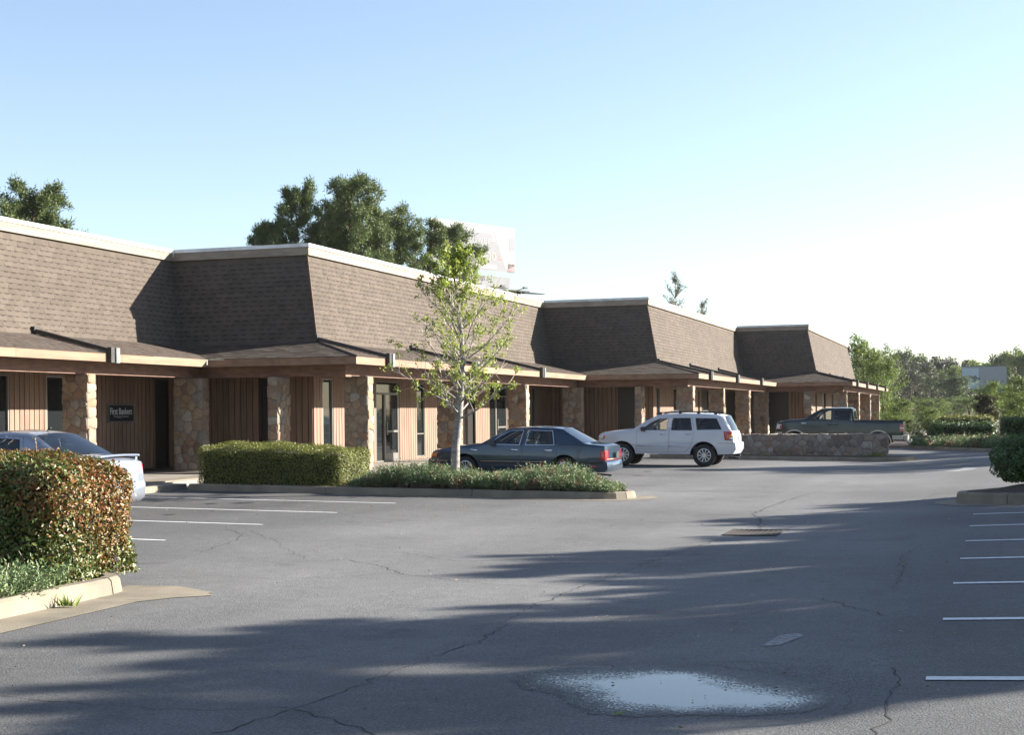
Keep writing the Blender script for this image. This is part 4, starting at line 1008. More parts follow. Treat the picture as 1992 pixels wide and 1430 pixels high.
suv = dict(name='sport_utility_vehicle', cat='suv', scale=1.0, L=4.58, hw=.90, ff=1.0, kf=.16, fr=.8, kr=.09, zs=.62, belt=1.14, tumble=.26, fil=.07, sill=.40, wr=.365, ar=.45, asq=1.0, wx=(.88, 3.57), cap0=.12, cap1=4.46,
    top=[(.10, .40), (.02, .46), (0, .58), (.02, .72), (.06, .80), (.07, .98), (.15, 1.045), (.45, 1.10), (1.22, 1.185), (1.62, 1.45), (1.98, 1.63), (2.25, 1.685), (2.9, 1.71), (3.7, 1.69), (4.08, 1.655), (4.20, 1.615), (4.44, 1.16), (4.50, .98), (4.51, .80), (4.58, .77), (4.59, .56), (4.50, .42)],
    crown=lambda x, z: .035 if (x > 1.3 and z > 1.2) else (.045 if z > 1.0 and x < 1.3 else 0.0), bow=lambda x, z: -.09 if x < .2 and z < 1.05 else (.06 if x > 4.1 else 0),
    paint='car_white', lin=1.12, wtrim='car_white', handle_m='car_white', qglass='car_glass_tint', mirror=(1.56, 1.20), mirror_m='trim_black',
    doors=[dict(poly=[(1.36, .47), (2.40, .47), (2.43, 1.15), (2.46, 1.62), (2.05, 1.60), (1.70, 1.42), (1.36, 1.15)], win=[(1.52, 1.17), (2.35, 1.165), (2.37, 1.56), (2.10, 1.545), (1.80, 1.40)], handle=(2.14, 1.045)),
           dict(poly=[(2.425, .47), (2.98, .47), (3.12, .62), (3.20, .80), (3.25, 1.15), (3.16, 1.625), (2.485, 1.625), (2.45, 1.15)], win=[(2.50, 1.165), (3.19, 1.165), (3.12, 1.565), (2.535, 1.565)], handle=(2.98, 1.045), glass='car_glass_tint')],
    qwin=[[(3.34, 1.18), (4.14, 1.20), (3.96, 1.555), (3.27, 1.565)]],
    bits=[('side_moulding', rect(.86+.50, 2.41, .64, .70), 'car_white', .014, .012), ('side_moulding', rect(2.43, 3.10, .64, .70), 'car_white', .014, .012), ('side_moulding', rect(1.38, 2.41, .57, .60), 'car_white', .01, .008),
          ('tail_light', [(4.24, .86), (4.47, .86), (4.47, 1.14), (4.20, 1.14)], 'lens_red', .012, .02), ('indicator', [(4.36, .95), (4.475, .95), (4.475, 1.05), (4.36, 1.05)], 'lens_amber', .018, .01), ('reverse_lamp', [(4.38, .89), (4.475, .89), (4.475, .94), (4.38, .94)], 'lens_clear', .018, .01),
          ('headlight', [(.07, .84), (.24, .86), (.27, 1.00), (.10, .99)], 'lens_clear', .01, .02), ('marker_lamp', [(.20, .87), (.29, .88), (.30, .99), (.24, .99)], 'lens_amber', .014, .02), ('bumper_seam', rect(4.02, 4.50, .755, .765), 'trim_black', .003, 0), ('filler_cap', [(3.96+.07*math.cos(i*.628), 1.03+.07*math.sin(i*.628)) for i in range(10)], 'car_white', .004, 0)],
    bands=[('front_bumper', 0, 4, 'paint'), ('grille', 4, 5, 'trim_black'), ('hood', 5, 8, 'paint'), ('windscreen', 8, 10, 'car_glass'), ('roof', 10, 14, 'paint'), ('tailgate_spoiler', 14, 15, 'paint'), ('rear_window', 15, 16, 'car_glass_tint'), ('tailgate', 16, 18, 'paint'), ('rear_bumper', 18, 21, 'paint')],
    across=[], cab=(1.25, 4.2), seats=[(2.25, (-.38, .38)), (3.2, (-.42, 0, .42))], seat_h=.72, seat_m='seat_dark', tw=.235, ri=.225, spokes=10, spw=.016, extra=suv_extra)
# ---- dark blue sedan
def sed_extra(c, root):
    mb = MB(); mb.box(4.93, 4.945, -.155, .155, .60, .76); mb.build('number_plate', 'trim_black', root)
    mb = MB(); mb.tube([(4.5, -.42, .20), (4.90, -.45, .17)], .025, 8); mb.build('exhaust_pipe', 'steel_dark', root)
sed = dict(name='sedan_car', cat='car', scale=1.0, L=4.86, hw=.885, ff=1.1, kf=.15, fr=.9, kr=.07, zs=.55, belt=.93, tumble=.36, fil=.05, sill=.24, wr=.315, ar=.385, asq=1.0, wx=(1.07, 3.76), cap0=.12, cap1=4.77,
    top=[(.08, .24), (.02, .30), (0, .44), (.02, .53), (.10, .58), (.14, .73), (.22, .775), (.9, .89), (1.50, .955), (1.85, 1.16), (2.16, 1.315), (2.40, 1.365), (2.9, 1.39), (3.45, 1.375), (3.66, 1.345), (4.28, .985), (4.36, .965), (4.76, .93), (4.80, .90), (4.81, .54), (4.86, .52), (4.88, .34), (4.80, .26)],
    crown=lambda x, z: .03 if (1.6 < x < 4.2 and z > .95) else (.03 if z > .72 else 0), bow=lambda x, z: -.10 if x < .25 and z < .8 else (.055 if x > 4.5 else 0),
    paint='car_blue', lin=.90, wtrim='chrome', handle_m='chrome', qglass='car_glass', mirror=(1.80, .98), mirror_m='car_blue',
    doors=[dict(poly=[(1.50, .30), (2.60, .30), (2.62, .93), (2.74, 1.345), (2.26, 1.325), (1.95, 1.18), (1.52, .92)], win=[(1.74, .955), (2.55, .94), (2.63, 1.305), (2.30, 1.29), (2.04, 1.165)], handle=(2.33, .80)),
           dict(poly=[(2.62, .30), (3.28, .30), (3.42, .52), (3.56, .70), (3.58, .92), (3.46, 1.33), (2.765, 1.345), (2.645, .93)], win=[(2.72, .94), (3.48, .95), (3.40, 1.29), (2.80, 1.305)], handle=(3.24, .80))],
    qwin=[],
    bits=[('side_moulding', rect(1.52, 2.60, .47, .52), 'trim_black', .014, .012), ('side_moulding', rect(2.625, 3.30, .47, .52), 'trim_black', .014, .012), ('chrome_strip', rect(1.52, 2.60, .505, .515), 'chrome', .018, 0), ('chrome_strip', rect(2.625, 3.30, .505, .515), 'chrome', .018, 0), ('side_moulding', rect(4.17, 4.80, .47, .52), 'trim_black', .014, .012), ('side_moulding', rect(.08, .64, .47, .52), 'trim_black', .014, .012), ('chrome_strip', rect(.06, .62, .50, .515), 'chrome', .02, 0),
          ('tail_light', rect(4.70, 4.815, .56, .80), 'lens_red', .010, .02), ('marker_lamp', rect(4.42, 4.60, .385, .42), 'lens_red', .012, .01), ('front_indicator', [(.13, .60), (.27, .60), (.29, .72), (.16, .71)], 'lens_amber', .012, .02), ('filler_cap', [(4.20+.085*math.cos(i*.628), .70+.085*math.sin(i*.628)) for i in range(10)], 'car_blue', .004, 0), ('badge', rect(1.22, 1.42, .78, .81), 'chrome', .006, .004)],
    bands=[('front_bumper', 0, 4, 'paint'), ('grille', 4, 5, 'trim_black'), ('hood', 5, 8, 'paint'), ('windscreen', 8, 10, 'car_glass'), ('roof', 10, 14, 'paint'), ('rear_window', 14, 15, 'car_glass'), ('trunk_lid', 15, 18, 'paint'), ('rear_panel', 18, 19, 'paint'), ('rear_bumper', 19, 22, 'paint')],
    across=[('tail_light', [(4.80, .80), (4.81, .56)], 'lens_red', .012, .97), ('rear_trim', [(4.80, .81), (4.807, .60)], 'car_blue', .018, .72), ('chrome_strip', [(4.81, .595), (4.812, .575)], 'chrome', .022, .9)],
    cab=(1.65, 3.75), seats=[(2.45, (-.36, .36)), (3.35, (-.38, .38))], seat_h=.46, seat_m='seat_light', tw=.205, ri=.20, spokes=12, spw=.010, extra=sed_extra)
# ---- dark green pickup truck
def tru_extra(c, root):
    # open bed: inner floor, inner walls, rails
    mb = MB(); w = c.hw-.12
    mb.box(3.50, 5.40, -w, w, .80, .84); mb.box(3.50, 3.54, -w, w, .84, 1.33); mb.box(3.5, 5.40, -w-.03, -w, .84, 1.34); mb.box(3.5, 5.40, w, w+.03, .84, 1.34); mb.build('bed_liner', 'trim_black', root)
    for sd in (-1, 1):
        mb = MB(); y = sd*(c.W(4.4, 1.34)-.05); mb.box(3.47, 5.44, y-.06, y+.05, 1.335, 1.372); mb.build('bed_rail', 'trim_black', root)
    # cab back wall with window
    w1 = c.W(3.35, 1.36)-.02; w2 = c.W(3.30, 1.80)-.03; mb = MB()
    mb.add([(3.415, -w1, .84), (3.415, w1, .84), (3.415, w1, 1.40), (3.415, -w1, 1.40)], [(0, 1, 2, 3)])
    mb.add([(3.415, -w1, 1.40), (3.415, -w1+.16, 1.40), (3.35, -w2+.16, 1.76), (3.33, -w2, 1.87)], [(0, 1, 2, 3)]); mb.add([(3.415, w1, 1.40), (3.415, w1-.16, 1.40), (3.35, w2-.16, 1.76), (3.33, w2, 1.87)], [(3, 2, 1, 0)])
    mb.add([(3.35, -w2+.16, 1.76), (3.35, w2-.16, 1.76), (3.33, w2, 1.87), (3.33, -w2, 1.87)], [(0, 1, 2, 3)]); mb.build('cab_back', 'car_green', root)
    mb = MB(); mb.add([(3.415, -w1+.16, 1.40), (3.415, w1-.16, 1.40), (3.35, w2-.16, 1.76), (3.35, -w2+.16, 1.76)], [(0, 1, 2, 3)]); mb.build('rear_window', 'car_glass', root)
    mb = MB(); mb.box(5.47, 5.62, -.80, .80, .52, .72); mb.box(5.55, 5.64, -.62, -.45, .50, .74); mb.build('step_bumper', 'car_tan', root)
    mb = MB(); mb.tube([(5.5, 0, .45), (5.78, 0, .45)], .03, 8); mb.lathe([(.001, .10), (.025, .09), (.03, .065), (.025, .04), (.015, .02), (.015, 0)], 10, 'z', c=(5.76, 0, .46)); mb.build('tow_ball', 'chrome', root)
    mb = MB(); mb.box(5.63, 5.64, -.16, .16, .56, .66); mb.build('number_plate', 'plate', root)
fr_ar = lambda cx, r0, r1, z0: [(cx+r1*math.cos(math.pi*i/12), z0+r1*math.sin(math.pi*i/12)) for i in range(13)]+[(cx+r0*math.cos(math.pi*(12-i)/12), z0+r0*math.sin(math.pi*(12-i)/12)) for i in range(13)]
tru = dict(name='pickup_truck', cat='truck', scale=1.0, L=5.52, hw=.985, ff=.9, kf=.12, fr=.5, kr=.03, zs=.75, belt=1.36, tumble=.28, fil=.05, sill=.52, wr=.385, ar=.50, asq=1.05, wx=(.86, 4.42), cap0=.12, cap1=5.42,
    top=[(.10, .48), (.02, .56), (0, .66), (.02, .80), (.05, .86), (.09, 1.20), (.20, 1.285), (.6, 1.35), (1.28, 1.40), (1.66, 1.67), (1.96, 1.83), (2.2, 1.875), (2.8, 1.895), (3.26, 1.885), (3.33, 1.86), (3.415, 1.385), (3.44, 1.36), (3.46, 1.35), (5.40, 1.335), (5.46, 1.32), (5.47, .73), (5.46, .54)],
    crown=lambda x, z: .035 if (1.3 < x < 3.36 and z > 1.4) else (.04 if x < 1.3 and z > 1.15 else 0), bow=lambda x, z: -.09 if x < .2 and z < 1.25 else (.015 if x > 5.4 else 0),
    paint='car_green', lin=1.34, wtrim='trim_black', handle_m='trim_black', qglass='car_glass_tint', mirror=(1.66, 1.44), mirror_m='trim_black',
    doors=[dict(poly=[(1.46, .60), (2.50, .60), (2.50, 1.84), (2.12, 1.82), (1.80, 1.66), (1.46, 1.37)], win=[(1.64, 1.40), (2.43, 1.38), (2.43, 1.78), (2.16, 1.77), (1.90, 1.64)], handle=(2.27, 1.16)),
           dict(poly=[(2.52, .60), (3.31, .60), (3.31, 1.37), (3.25, 1.83), (2.52, 1.84)], win=[(2.57, 1.385), (3.27, 1.385), (3.22, 1.775), (2.57, 1.78)], handle=(2.56, 1.16), glass='car_glass_tint')],
    qwin=[],
    bits=[('arch_trim', fr_ar(.86, .505, .565, .39), 'car_tan', .014, .012), ('arch_trim', fr_ar(4.42, .505, .565, .39), 'car_tan', .014, .012), ('lower_panel', rect(5.0, 5.46, .545, .73), 'car_tan', .012, .01), ('lower_panel', rect(1.44, 3.85, .53, .66), 'car_tan', .012, .01),
          ('tail_light', rect(5.31, 5.47, .90, 1.20), 'lens_red', .012, .02), ('reverse_lamp', rect(5.31, 5.475, 1.01, 1.06), 'lens_clear', .018, .01), ('headlight', [(.06, .98), (.29, .98), (.30, 1.17), (.11, 1.19)], 'lens_clear', .012, .02), ('marker_lamp', [(.22, 1.0), (.31, 1.02), (.31, 1.14), (.24, 1.15)], 'lens_red', .02, .01), ('cab_gap', rect(3.42, 3.445, .60, 1.345), 'trim_black', .003, 0), ('badge', rect(1.16, 1.36, 1.20, 1.25), 'chrome', .006, .004), ('front_bumper_side', rect(.10, .32, .56, .84), 'car_tan', .014, .01)],
    bands=[('front_bumper', 0, 4, 'car_tan'), ('grille', 4, 5, 'trim_black'), ('hood', 5, 8, 'paint'), ('windscreen', 8, 10, 'car_glass'), ('roof', 10, 14, 'paint'), ('tailgate', 19, 20, 'paint')],
    across=[], cab=(1.35, 3.35), seats=[(2.35, (-.42, .42)), (3.0, (-.42, .42))], seat_h=.86, seat_m='seat_light', tw=.25, ri=.24, spokes=5, spw=.045, extra=tru_extra)
# ---- silver-blue sedan with boot spoiler
def sil_extra(c, root):
    mb = MB(); y = .66; sp = [(4.28, 1.055), (4.40, 1.075), (4.56, 1.075), (4.575, 1.055), (4.56, 1.04), (4.40, 1.04)]
    n = len(sp); vs = []
    for j in range(9):
        t = -1+2*j/8
        for (x, z) in sp: vs.append((x-.04*t*t, y*t, z+.015*(1-t*t)))
    mb.add(vs, [(j*n+i, j*n+(i+1) % n, (j+1)*n+(i+1) % n, (j+1)*n+i) for j in range(8) for i in range(n)]+[tuple(range(n-1, -1, -1)), tuple(8*n+i for i in range(n))])
    for sd in (-1, 1): mb.box(4.38, 4.50, sd*.60-.03, sd*.60+.03, .955, 1.05)
    mb.build('boot_spoiler', 'car_silver', root, False)
    mb = MB(); mb.tube([(3.10, 0, 1.46), (3.16, 0, 1.52), (3.2, 0, 1.53)], .012, 5); mb.build('roof_aerial', 'trim_black', root)
    mb = MB(); mb.box(4.63, 4.645, -.16, .16, .62, .76); mb.build('number_plate', 'plate', root)
sil = dict(name='sedan_car', cat='car', scale=1.0, L=4.58, hw=.86, ff=1.0, kf=.18, fr=.9, kr=.12, zs=.58, belt=.95, tumble=.42, fil=.08, sill=.24, wr=.315, ar=.375, asq=1.0, wx=(.90, 3.50), cap0=.12, cap1=4.47,
    top=[(.08, .24), (.02, .32), (0, .48), (.03, .60), (.08, .66), (.18, .74), (.30, .80), (.8, .92), (1.20, .985), (1.70, 1.25), (2.02, 1.385), (2.3, 1.435), (2.8, 1.46), (3.15, 1.445), (3.32, 1.41), (3.98, 1.05), (4.06, 1.025), (4.46, .985), (4.52, .94), (4.56, .62), (4.60, .56), (4.60, .34), (4.50, .26)],
    crown=lambda x, z: .035 if (1.3 < x < 4.0 and z > 1.0) else (.04 if z > .72 else 0), bow=lambda x, z: -.14 if x < .3 and z < .85 else (.085 if x > 4.2 else 0),
    paint='car_silver', lin=.92, wtrim='trim_black', handle_m='car_silver', qglass='car_glass', mirror=(1.55, 1.02), mirror_m='car_silver',
    doors=[dict(poly=[(1.22, .30), (2.28, .30), (2.30, .95), (2.40, 1.40), (2.05, 1.37), (1.75, 1.21), (1.24, .96)], win=[(1.45, .985), (2.24, .97), (2.31, 1.355), (2.09, 1.335), (1.80, 1.18)], handle=(2.0, .84)),
           dict(poly=[(2.30, .30), (2.95, .30), (3.08, .50), (3.2, .68), (3.25, .95), (3.12, 1.38), (2.43, 1.40), (2.33, .95)], win=[(2.40, .97), (3.16, .99), (3.04, 1.33), (2.47, 1.355)], handle=(2.92, .84))],
    qwin=[], bits=[('tail_light', [(4.16, .68), (4.535, .66), (4.53, .91), (4.24, .93)], 'lens_red', .012, .02), ('headlight', [(.10, .62), (.32, .64), (.40, .78), (.18, .74)], 'lens_clear', .01, .02)],
    bands=[('front_bumper', 0, 4, 'paint'), ('grille', 4, 5, 'trim_black'), ('hood', 5, 8, 'paint'), ('windscreen', 8, 10, 'car_glass'), ('roof', 10, 14, 'paint'), ('rear_window', 14, 15, 'car_glass'), ('trunk_lid', 15, 18, 'paint'), ('rear_panel', 18, 19, 'paint'), ('rear_bumper', 19, 22, 'paint')],
    across=[], cab=(1.35, 3.5), seats=[(2.2, (-.36, .36)), (3.05, (-.38, .38))], seat_h=.48, seat_m='seat_light', tw=.20, ri=.19, spokes=7, spw=.02, extra=sil_extra)
SL = .012
def place(spec, near_y, rear_x, label):
    L = spec['L']; hw = spec['hw']; xm = rear_x-L+spec['wx'][0]; xr = rear_x-L+spec['wx'][1]
    zf, zr = zt0(xm), zt0(xr); pitch = math.atan2(zf-zr, xr-xm); x0 = rear_x-L
    z0 = zf+(zf-zr)/(xr-xm)*(xm-x0)
    return build_car(spec, (x0, near_y+hw, z0+.004), pitch, label)
place(sil, 20.2, -13.9, 'silver blue sedan with boot spoiler parked behind the red leaved hedge')
place(sed, 35.1, -9.05, 'old dark blue sedan with chrome trim parked behind the young tree')
place(suv, 45.7, -7.55, 'white sport utility vehicle with roof rails parked before the low stone wall')
place(tru, 63.6, -3.25, 'dark green pickup truck with tan bumpers parked behind the low stone wall')
# ------------------------------------------------------------------ vegetation
def unit(n, rng):
    v = rng.normal(size=(n, 3)); return v/np.linalg.norm(v, axis=1)[:, None]
def leaf_mesh(name, C, N, size, m, rng, aspect=.55, fold=.18, bent=True):
    """leaf quads (two triangles folded along the rib) at centres C with facing N"""
    n = len(C); size = np.broadcast_to(np.asarray(size, float), (n,))[:, None]
    t = np.cross(N, unit(n, rng)); t /= np.linalg.norm(t, axis=1)[:, None]+1e-9; b = np.cross(N, t)
    L = t*size*.5; Wd = b*size*.5*aspect; up = N*size*fold
    V = np.stack([C-L, C+Wd+up, C+L, C-Wd+up], 1).reshape(-1, 3)
    base = np.arange(n)[:, None]*4; F = np.concatenate([base+[0, 1, 2], base+[0, 2, 3]], 1).reshape(-1, 3)
    return arr_mesh(name, V, F, m)
def blade_mesh(name, C, D, length, width, m, rng):
    """needle blades: thin triangles from C along D"""
    n = len(C); s = np.cross(D, unit(n, rng)); s /= np.linalg.norm(s, axis=1)[:, None]+1e-9
    length = np.broadcast_to(np.asarray(length, float), (n,))[:, None]; width = np.broadcast_to(np.asarray(width, float), (n,))[:, None]
    V = np.stack([C-s*width*.5, C+s*width*.5, C+D*length], 1).reshape(-1, 3)
    return arr_mesh(name, V, np.arange(3*n).reshape(-1, 3), m)
def limb(mb, p, d, length, r0, r1, rng, n=6, wob=.12, up=.0, sides=5):
    p = np.array(p, float); d = np.array(d, float); d /= np.linalg.norm(d); pts = [p.copy()]; 
    for i in range(n):
        d = d+rng.normal(size=3)*wob/n**.5+np.array([0, 0, up])/n; d /= np.linalg.norm(d); p = p+d*length/n; pts.append(p.copy())
    mb.tube([tuple(q) for q in pts], [r0+(r1-r0)*i/n for i in range(n+1)], sides, caps=False)
    return pts, d
# ---- pine: clumps of needles on whorled branches
def pine_data(seed, h, rad, crown0=.35, clumps=1.0, lean=0, sparse=1.0):
    rng = np.random.default_rng(seed); tr = MB(); C = []; D = []
    tp, _ = limb(tr, (0, 0, -.2), (lean, 0, 1), h*.97+.2, h*.018+.04, .03, rng, 10, .06, sides=7)
    tp = np.array(tp)
    nb = int(48*sparse)
    cl = []
    for i in range(nb):
        f = crown0+(1-crown0)*(i+rng.uniform(0, 1))/nb; zz = f*(len(tp)-1); k = int(min(zz, len(tp)-2)); p = tp[k]+(tp[k+1]-tp[k])*(zz-k)
        g = (f-crown0)/(1-crown0); ln = rad*(.30+.95*math.sin(math.pi*min(1, .18+.82*(1-g)))**.8*(1-g*.55))*rng.uniform(.55, 1.15)
        a = i*2.4+rng.uniform(-.5, .5); up = .15+.9*g
        bp, d = limb(tr, p, (math.cos(a), math.sin(a), up*.5), ln, .05*(1-g)+.02, .012, rng, 5, .25, .35, 4)
        for q in range(2, 6):
            for _ in range(int(rng.integers(2, 5))):
                c = np.array(bp[q])+rng.normal(size=3)*ln*.10*np.array([1, 1, .7]); cl.append(c)
                if q >= 3: tr.tube([tuple(bp[q]), tuple(c)], .012, 3, caps=False)
    for _ in range(8): cl.append(tp[-1]+rng.normal(size=3)*np.array([.25, .25, .3])*rad*.3)
    for c in cl:
        n = int(95*clumps); dv = unit(n, rng)+np.array([0, 0, .35]); dv /= np.linalg.norm(dv, axis=1)[:, None]
        C.append(c+dv*rng.uniform(.0, .18, (n, 1))+rng.normal(size=(n, 3))*.11); D.append(dv)
    C = np.concatenate(C); D = np.concatenate(D)
    return tr.mesh('trunk', 'bark_pine', True), blade_mesh('crown', C, D, rng.uniform(.13, .25, len(C)), .055, 'needle', rng)
PINES = [pine_data(1, 14, 2.5, .30), pine_data(2, 14, 2.9, .25), pine_data(3, 12, 2.1, .35), pine_data(4, 13, 3.0, .40, lean=.05)]
def tree_obj(name, data, loc, rz, s, label, cat='tree', group=None, sz=None):
    t = empty(name, loc, (0, 0, rz), label=label, cat=cat, group=group); t.scale = (s, s, sz or s)
    link('trunk', data[0], t); link('crown', data[1], t); return t
GP = 'pine trees behind the office building'
for (i, x, y, h, rz, s, lb) in [(0, -38.4, 77.0, 15.1, 0, .86, 'dark pine with a tall pointed top rising behind the shingled roof corner'),
    (2, -40.6, 76.2, 13.0, 1.1, .8, 'short dark pine leaning out beside the tall pointed pine behind the roof'),
    (1, -35.2, 78.2, 15.4, 2.0, .98, 'broad full pine between the pointed pine and the large billboard'),
    (3, -33.6, 80.6, 14.0, 3.3, .98, 'rounded pine sloping down toward the large billboard'),
    (1, -32.5, 83.8, 13.4, 4.4, 1.0, 'low bushy pine touching the left edge of the large billboard'),
    (2, -36.9, 80.5, 14.2, 5.2, .95, 'slim pine half hidden between the fuller pines behind the roof'),
    (3, -47.6, 63.2, 13.3, .5, 1.0, 'open pine with bare trunk gaps behind the first roof section'),
    (0, -49.6, 62.2, 12.8, 2.5, .95, 'pine at the far end of the row behind the first roof section'),
    (2, -45.4, 64.0, 11.6, 3.9, .9, 'small pine with a drooping lower branch beside the open pine')]:
    d = PINES[i]; base = [14, 14, 12, 13][i]
    tree_obj('pine_tree', d, (x, y, 0), rz, s, lb, group=GP, sz=h/base)
# ---- broadleaf trees
def broad_data(seed, h, rad, leaf, nleaf, m, bark, trunk_h=.25, lobes=16, lean=(0, 0), flat=1.0):
    rng = np.random.default_rng(seed); tr = MB(); tips = []
    tp, d = limb(tr, (0, 0, -.15), (lean[0], lean[1], 1), h*.75, h*.02+.03, .03, rng, 8, .12, sides=7)
    for i in range(lobes):
        f = trunk_h+(1-trunk_h)*(i+.5)/lobes; k = min(int(f*7.9), 7); p = np.array(tp[k]); a = i*2.39+rng.uniform(-.4, .4)
        g = (f-trunk_h)/(1-trunk_h); ln = rad*(.45+.75*math.sin(math.pi*(.2+.75*g)))*rng.uniform(.6, 1.05)
        bp, d = limb(tr, p, (math.cos(a), math.sin(a), .45+.5*g), ln, .035*h/8*(1.2-g), .012, rng, 5, .3, .25, 4)
        for q in range(2, 6):
            tips.append((np.array(bp[q]), ln*.30))
            b2, _ = limb(tr, bp[q], rng.normal(size=3)+np.array([0, 0, .5]), ln*.35, .015, .006, rng, 3, .3, .1, 3); tips.append((np.array(b2[-1]), ln*.26))
    for _ in range(5): tips.append((np.array(tp[-1])+rng.normal(size=3)*rad*.15, rad*.25))
    per = nleaf//len(tips); C = []; N = []
    for c, r in tips:
        n = int(per*rng.uniform(.3, 1.5)); u = unit(n, rng); C.append(c+u*(rng.uniform(0, 1, (n, 1))**.45)*r*np.array([1, 1, .75*flat])); nn = u+np.array([0, 0, .6])+rng.normal(size=(n, 3))*.6; N.append(nn/np.linalg.norm(nn, axis=1)[:, None])
    C = np.concatenate(C); N = np.concatenate(N)
    return tr.mesh('trunk', bark, True), leaf_mesh('crown', C, N, leaf*rng.uniform(.6, 1.3, len(C)), m, rng)
BR = [broad_data(21, 8, 2.6, .17, 9000, 'leaf_tree', 'bark_dark', .15), broad_data(22, 12, 4.0, .40, 5200, 'leaf_far', 'bark_dark', .25, 18), broad_data(23, 12, 3.6, .42, 4200, 'leaf_faint', 'bark_dark', .25, 16), broad_data(24, 5, 1.9, .15, 6000, 'leaf_tree', 'bark_dark', .08), broad_data(25, 12, 3.4, .38, 5200, 'leaf_tree', 'bark_dark', .2, 18)]
GB = 'leafy trees beyond the end of the building'
for (i, x, y, rz, s, sz, lb) in [(0, -10.0, 126.0, 0, 1.1, 1.18, 'bright leafy tree rising behind the far end of the mansard roof'), (0, -7.8, 122.5, 2, .9, .9, 'shorter bright leafy tree beside the far end of the skirt roof'), (3, -6.4, 120.0, 1, .75, .62, 'low leafy sapling at the foot of the building end'), (0, -12.6, 131, 4, .9, .95, 'leafy tree peeking over the last roof corner')]:
    tree_obj('broadleaf_tree', BR[i], (x, y, 0), rz, s, lb, group=GB, sz=sz)
GF = 'trees of the distant woodland edge'
rr = random.Random(5); far = []
wood = [(-17.7, 309, 13.9), (-12.9, 311, 13.2), (-8.6, 312, 12.6), (-4.6, 313, 11.6), (-1.2, 315, 11.9), (2.2, 308, 11.9), (4.4, 303, 12.8), (6.9, 297, 12.9), (9.5, 297, 12.7), (-21, 305, 13.2), (-15.4, 300, 11.6), (-10.6, 298, 11.0), (-6.6, 300, 10.2), (-24, 315, 13.4), (-27, 312, 13), (12.5, 300, 13)]
kinds = {1: 'grey green', 2: 'pale bare looking', 4: 'fresh green'}
spots = ['behind the leafy building end tree', 'left of the distant billboard', 'just left of the distant billboard', 'close beside the distant billboard', 'behind the distant billboard', 'over the distant billboard top', 'above the right edge of the distant billboard', 'right of the distant billboard', 'farthest along the woodland edge', 'at the near end of the woodland edge', 'low in the woodland edge', 'in the hollow of the woodland edge', 'under the taller woodland trees', 'hidden behind the roof end', 'wholly behind the roof end', 'past the woodland corner']
for j, (x, y, h) in enumerate(wood):
    i = [1, 1, 2, 2, 4, 4, 1, 4][j % 8]; s = rr.uniform(1.0, 1.35)
    tree_obj('woodland_tree', BR[i], (x, y, 0), rr.uniform(0, 6), s, kinds[i]+' woodland tree '+spots[j], group=GF, sz=h/9.9)
for j, (x, y, h) in enumerate([(-19, 270, 10.5), (-13.0, 262, 9.6), (-9.0, 268, 9.0), (-5.5, 250, 8.0), (-16, 240, 8.2)]):
    i = [1, 2, 2, 1, 2][j]; tree_obj('woodland_tree', BR[i], (x, y, 0), rr.uniform(0, 6), rr.uniform(.9, 1.15), ['first', 'second', 'third', 'fourth', 'fifth'][j]+' hazy tree from the roof end, in front of the woodland edge', group=GF, sz=h/11)
GU = 'thicket bushes under the woodland edge'
for j in range(12):
    x = -20+j*2.6+rr.uniform(-.6, .6); y = 215+(j*37 % 60)+.3*j
    tree_obj('thicket_bush', BR[3], (x, y, 0), rr.uniform(0, 6), rr.uniform(1.6, 2.2), 'low thicket bush filling the foot of the woodland edge', cat='bush', group=GU, sz=rr.uniform(.6, .85))
GS = 'leafy shrubs and saplings by the road'
for (i, x, y, s, sz, lb) in [(3, .9, 132, 1.05, .95, 'tall sapling with light leaves in front of the distant billboard'), (3, 3.4, 124, 1.2, 1.0, 'broad light green sapling right of the distant billboard'), (3, 4.6, 112, 1.05, .95, 'light green sapling beside the road edge'), (3, 2.2, 103, .85, .66, 'bushy light green shrub below the distant billboard'), (3, 3.4, 96, .7, .5, 'small yellow green shrub behind the dark hedge'), (3, -3.6, 100, .62, .44, 'yellow green bush behind the pickup truck'), (3, -5.6, 96, .7, .36, 'round green bush between the pickup truck and building end'), (3, 6.0, 118, 1.2, 1.1, 'leafy sapling leaning over the road'), (3, -4.4, 83, .62, .30, 'low green shrub behind the pickup tailgate'), (3, -3.0, 84, .5, .28, 'low green shrub at the end of the dark clipped hedge')]:
    tree_obj('sapling', BR[3], (x, y, 0), rr.uniform(0, 6), s, lb, cat='shrub', group=GS, sz=sz)
yw = broad_data(31, 4.2, 1.0, .16, 5200, 'leaf_yew', 'bark_dark', .05, 18)
tree_obj('yew_tree', yw, (.15, 106, 0), 0, .95, 'brown green conical evergreen below the distant billboard', cat='tree', sz=.82)
# ---- thin half-bare trees seen over the third roof
def thin_data(seed, h, rad, nleaf):
    rng = np.random.default_rng(seed); tr = MB(); C = []
    tp, d = limb(tr, (0, 0, -.1), (0, 0, 1), h, .10, .02, rng, 12, .05, sides=5)
    for i in range(36):
        f = .45+.53*i/36; p = np.array(tp[min(11, int(f*12))]); a = rng.uniform(0, 6.28); ln = rad*(1.25-f)*rng.uniform(.8, 1.9)
        bp, d = limb(tr, p, (math.cos(a), math.sin(a), 1.5), ln, .05, .016, rng, 5, .2, .2, 4)
        for q in range(2, 6):
            limb(tr, bp[q], rng.normal(size=3)+np.array([0, 0, .9]), ln*.45, .022, .012, rng, 3, .2, .1, 3)
            if rng.uniform() < .75: C.append(np.array(bp[q])+rng.normal(size=(nleaf, 3))*.13)
    C = np.concatenate(C); return tr.mesh('trunk', 'twig', True), leaf_mesh('crown', C, unit(len(C), rng), .13, 'leaf_faint', rng)
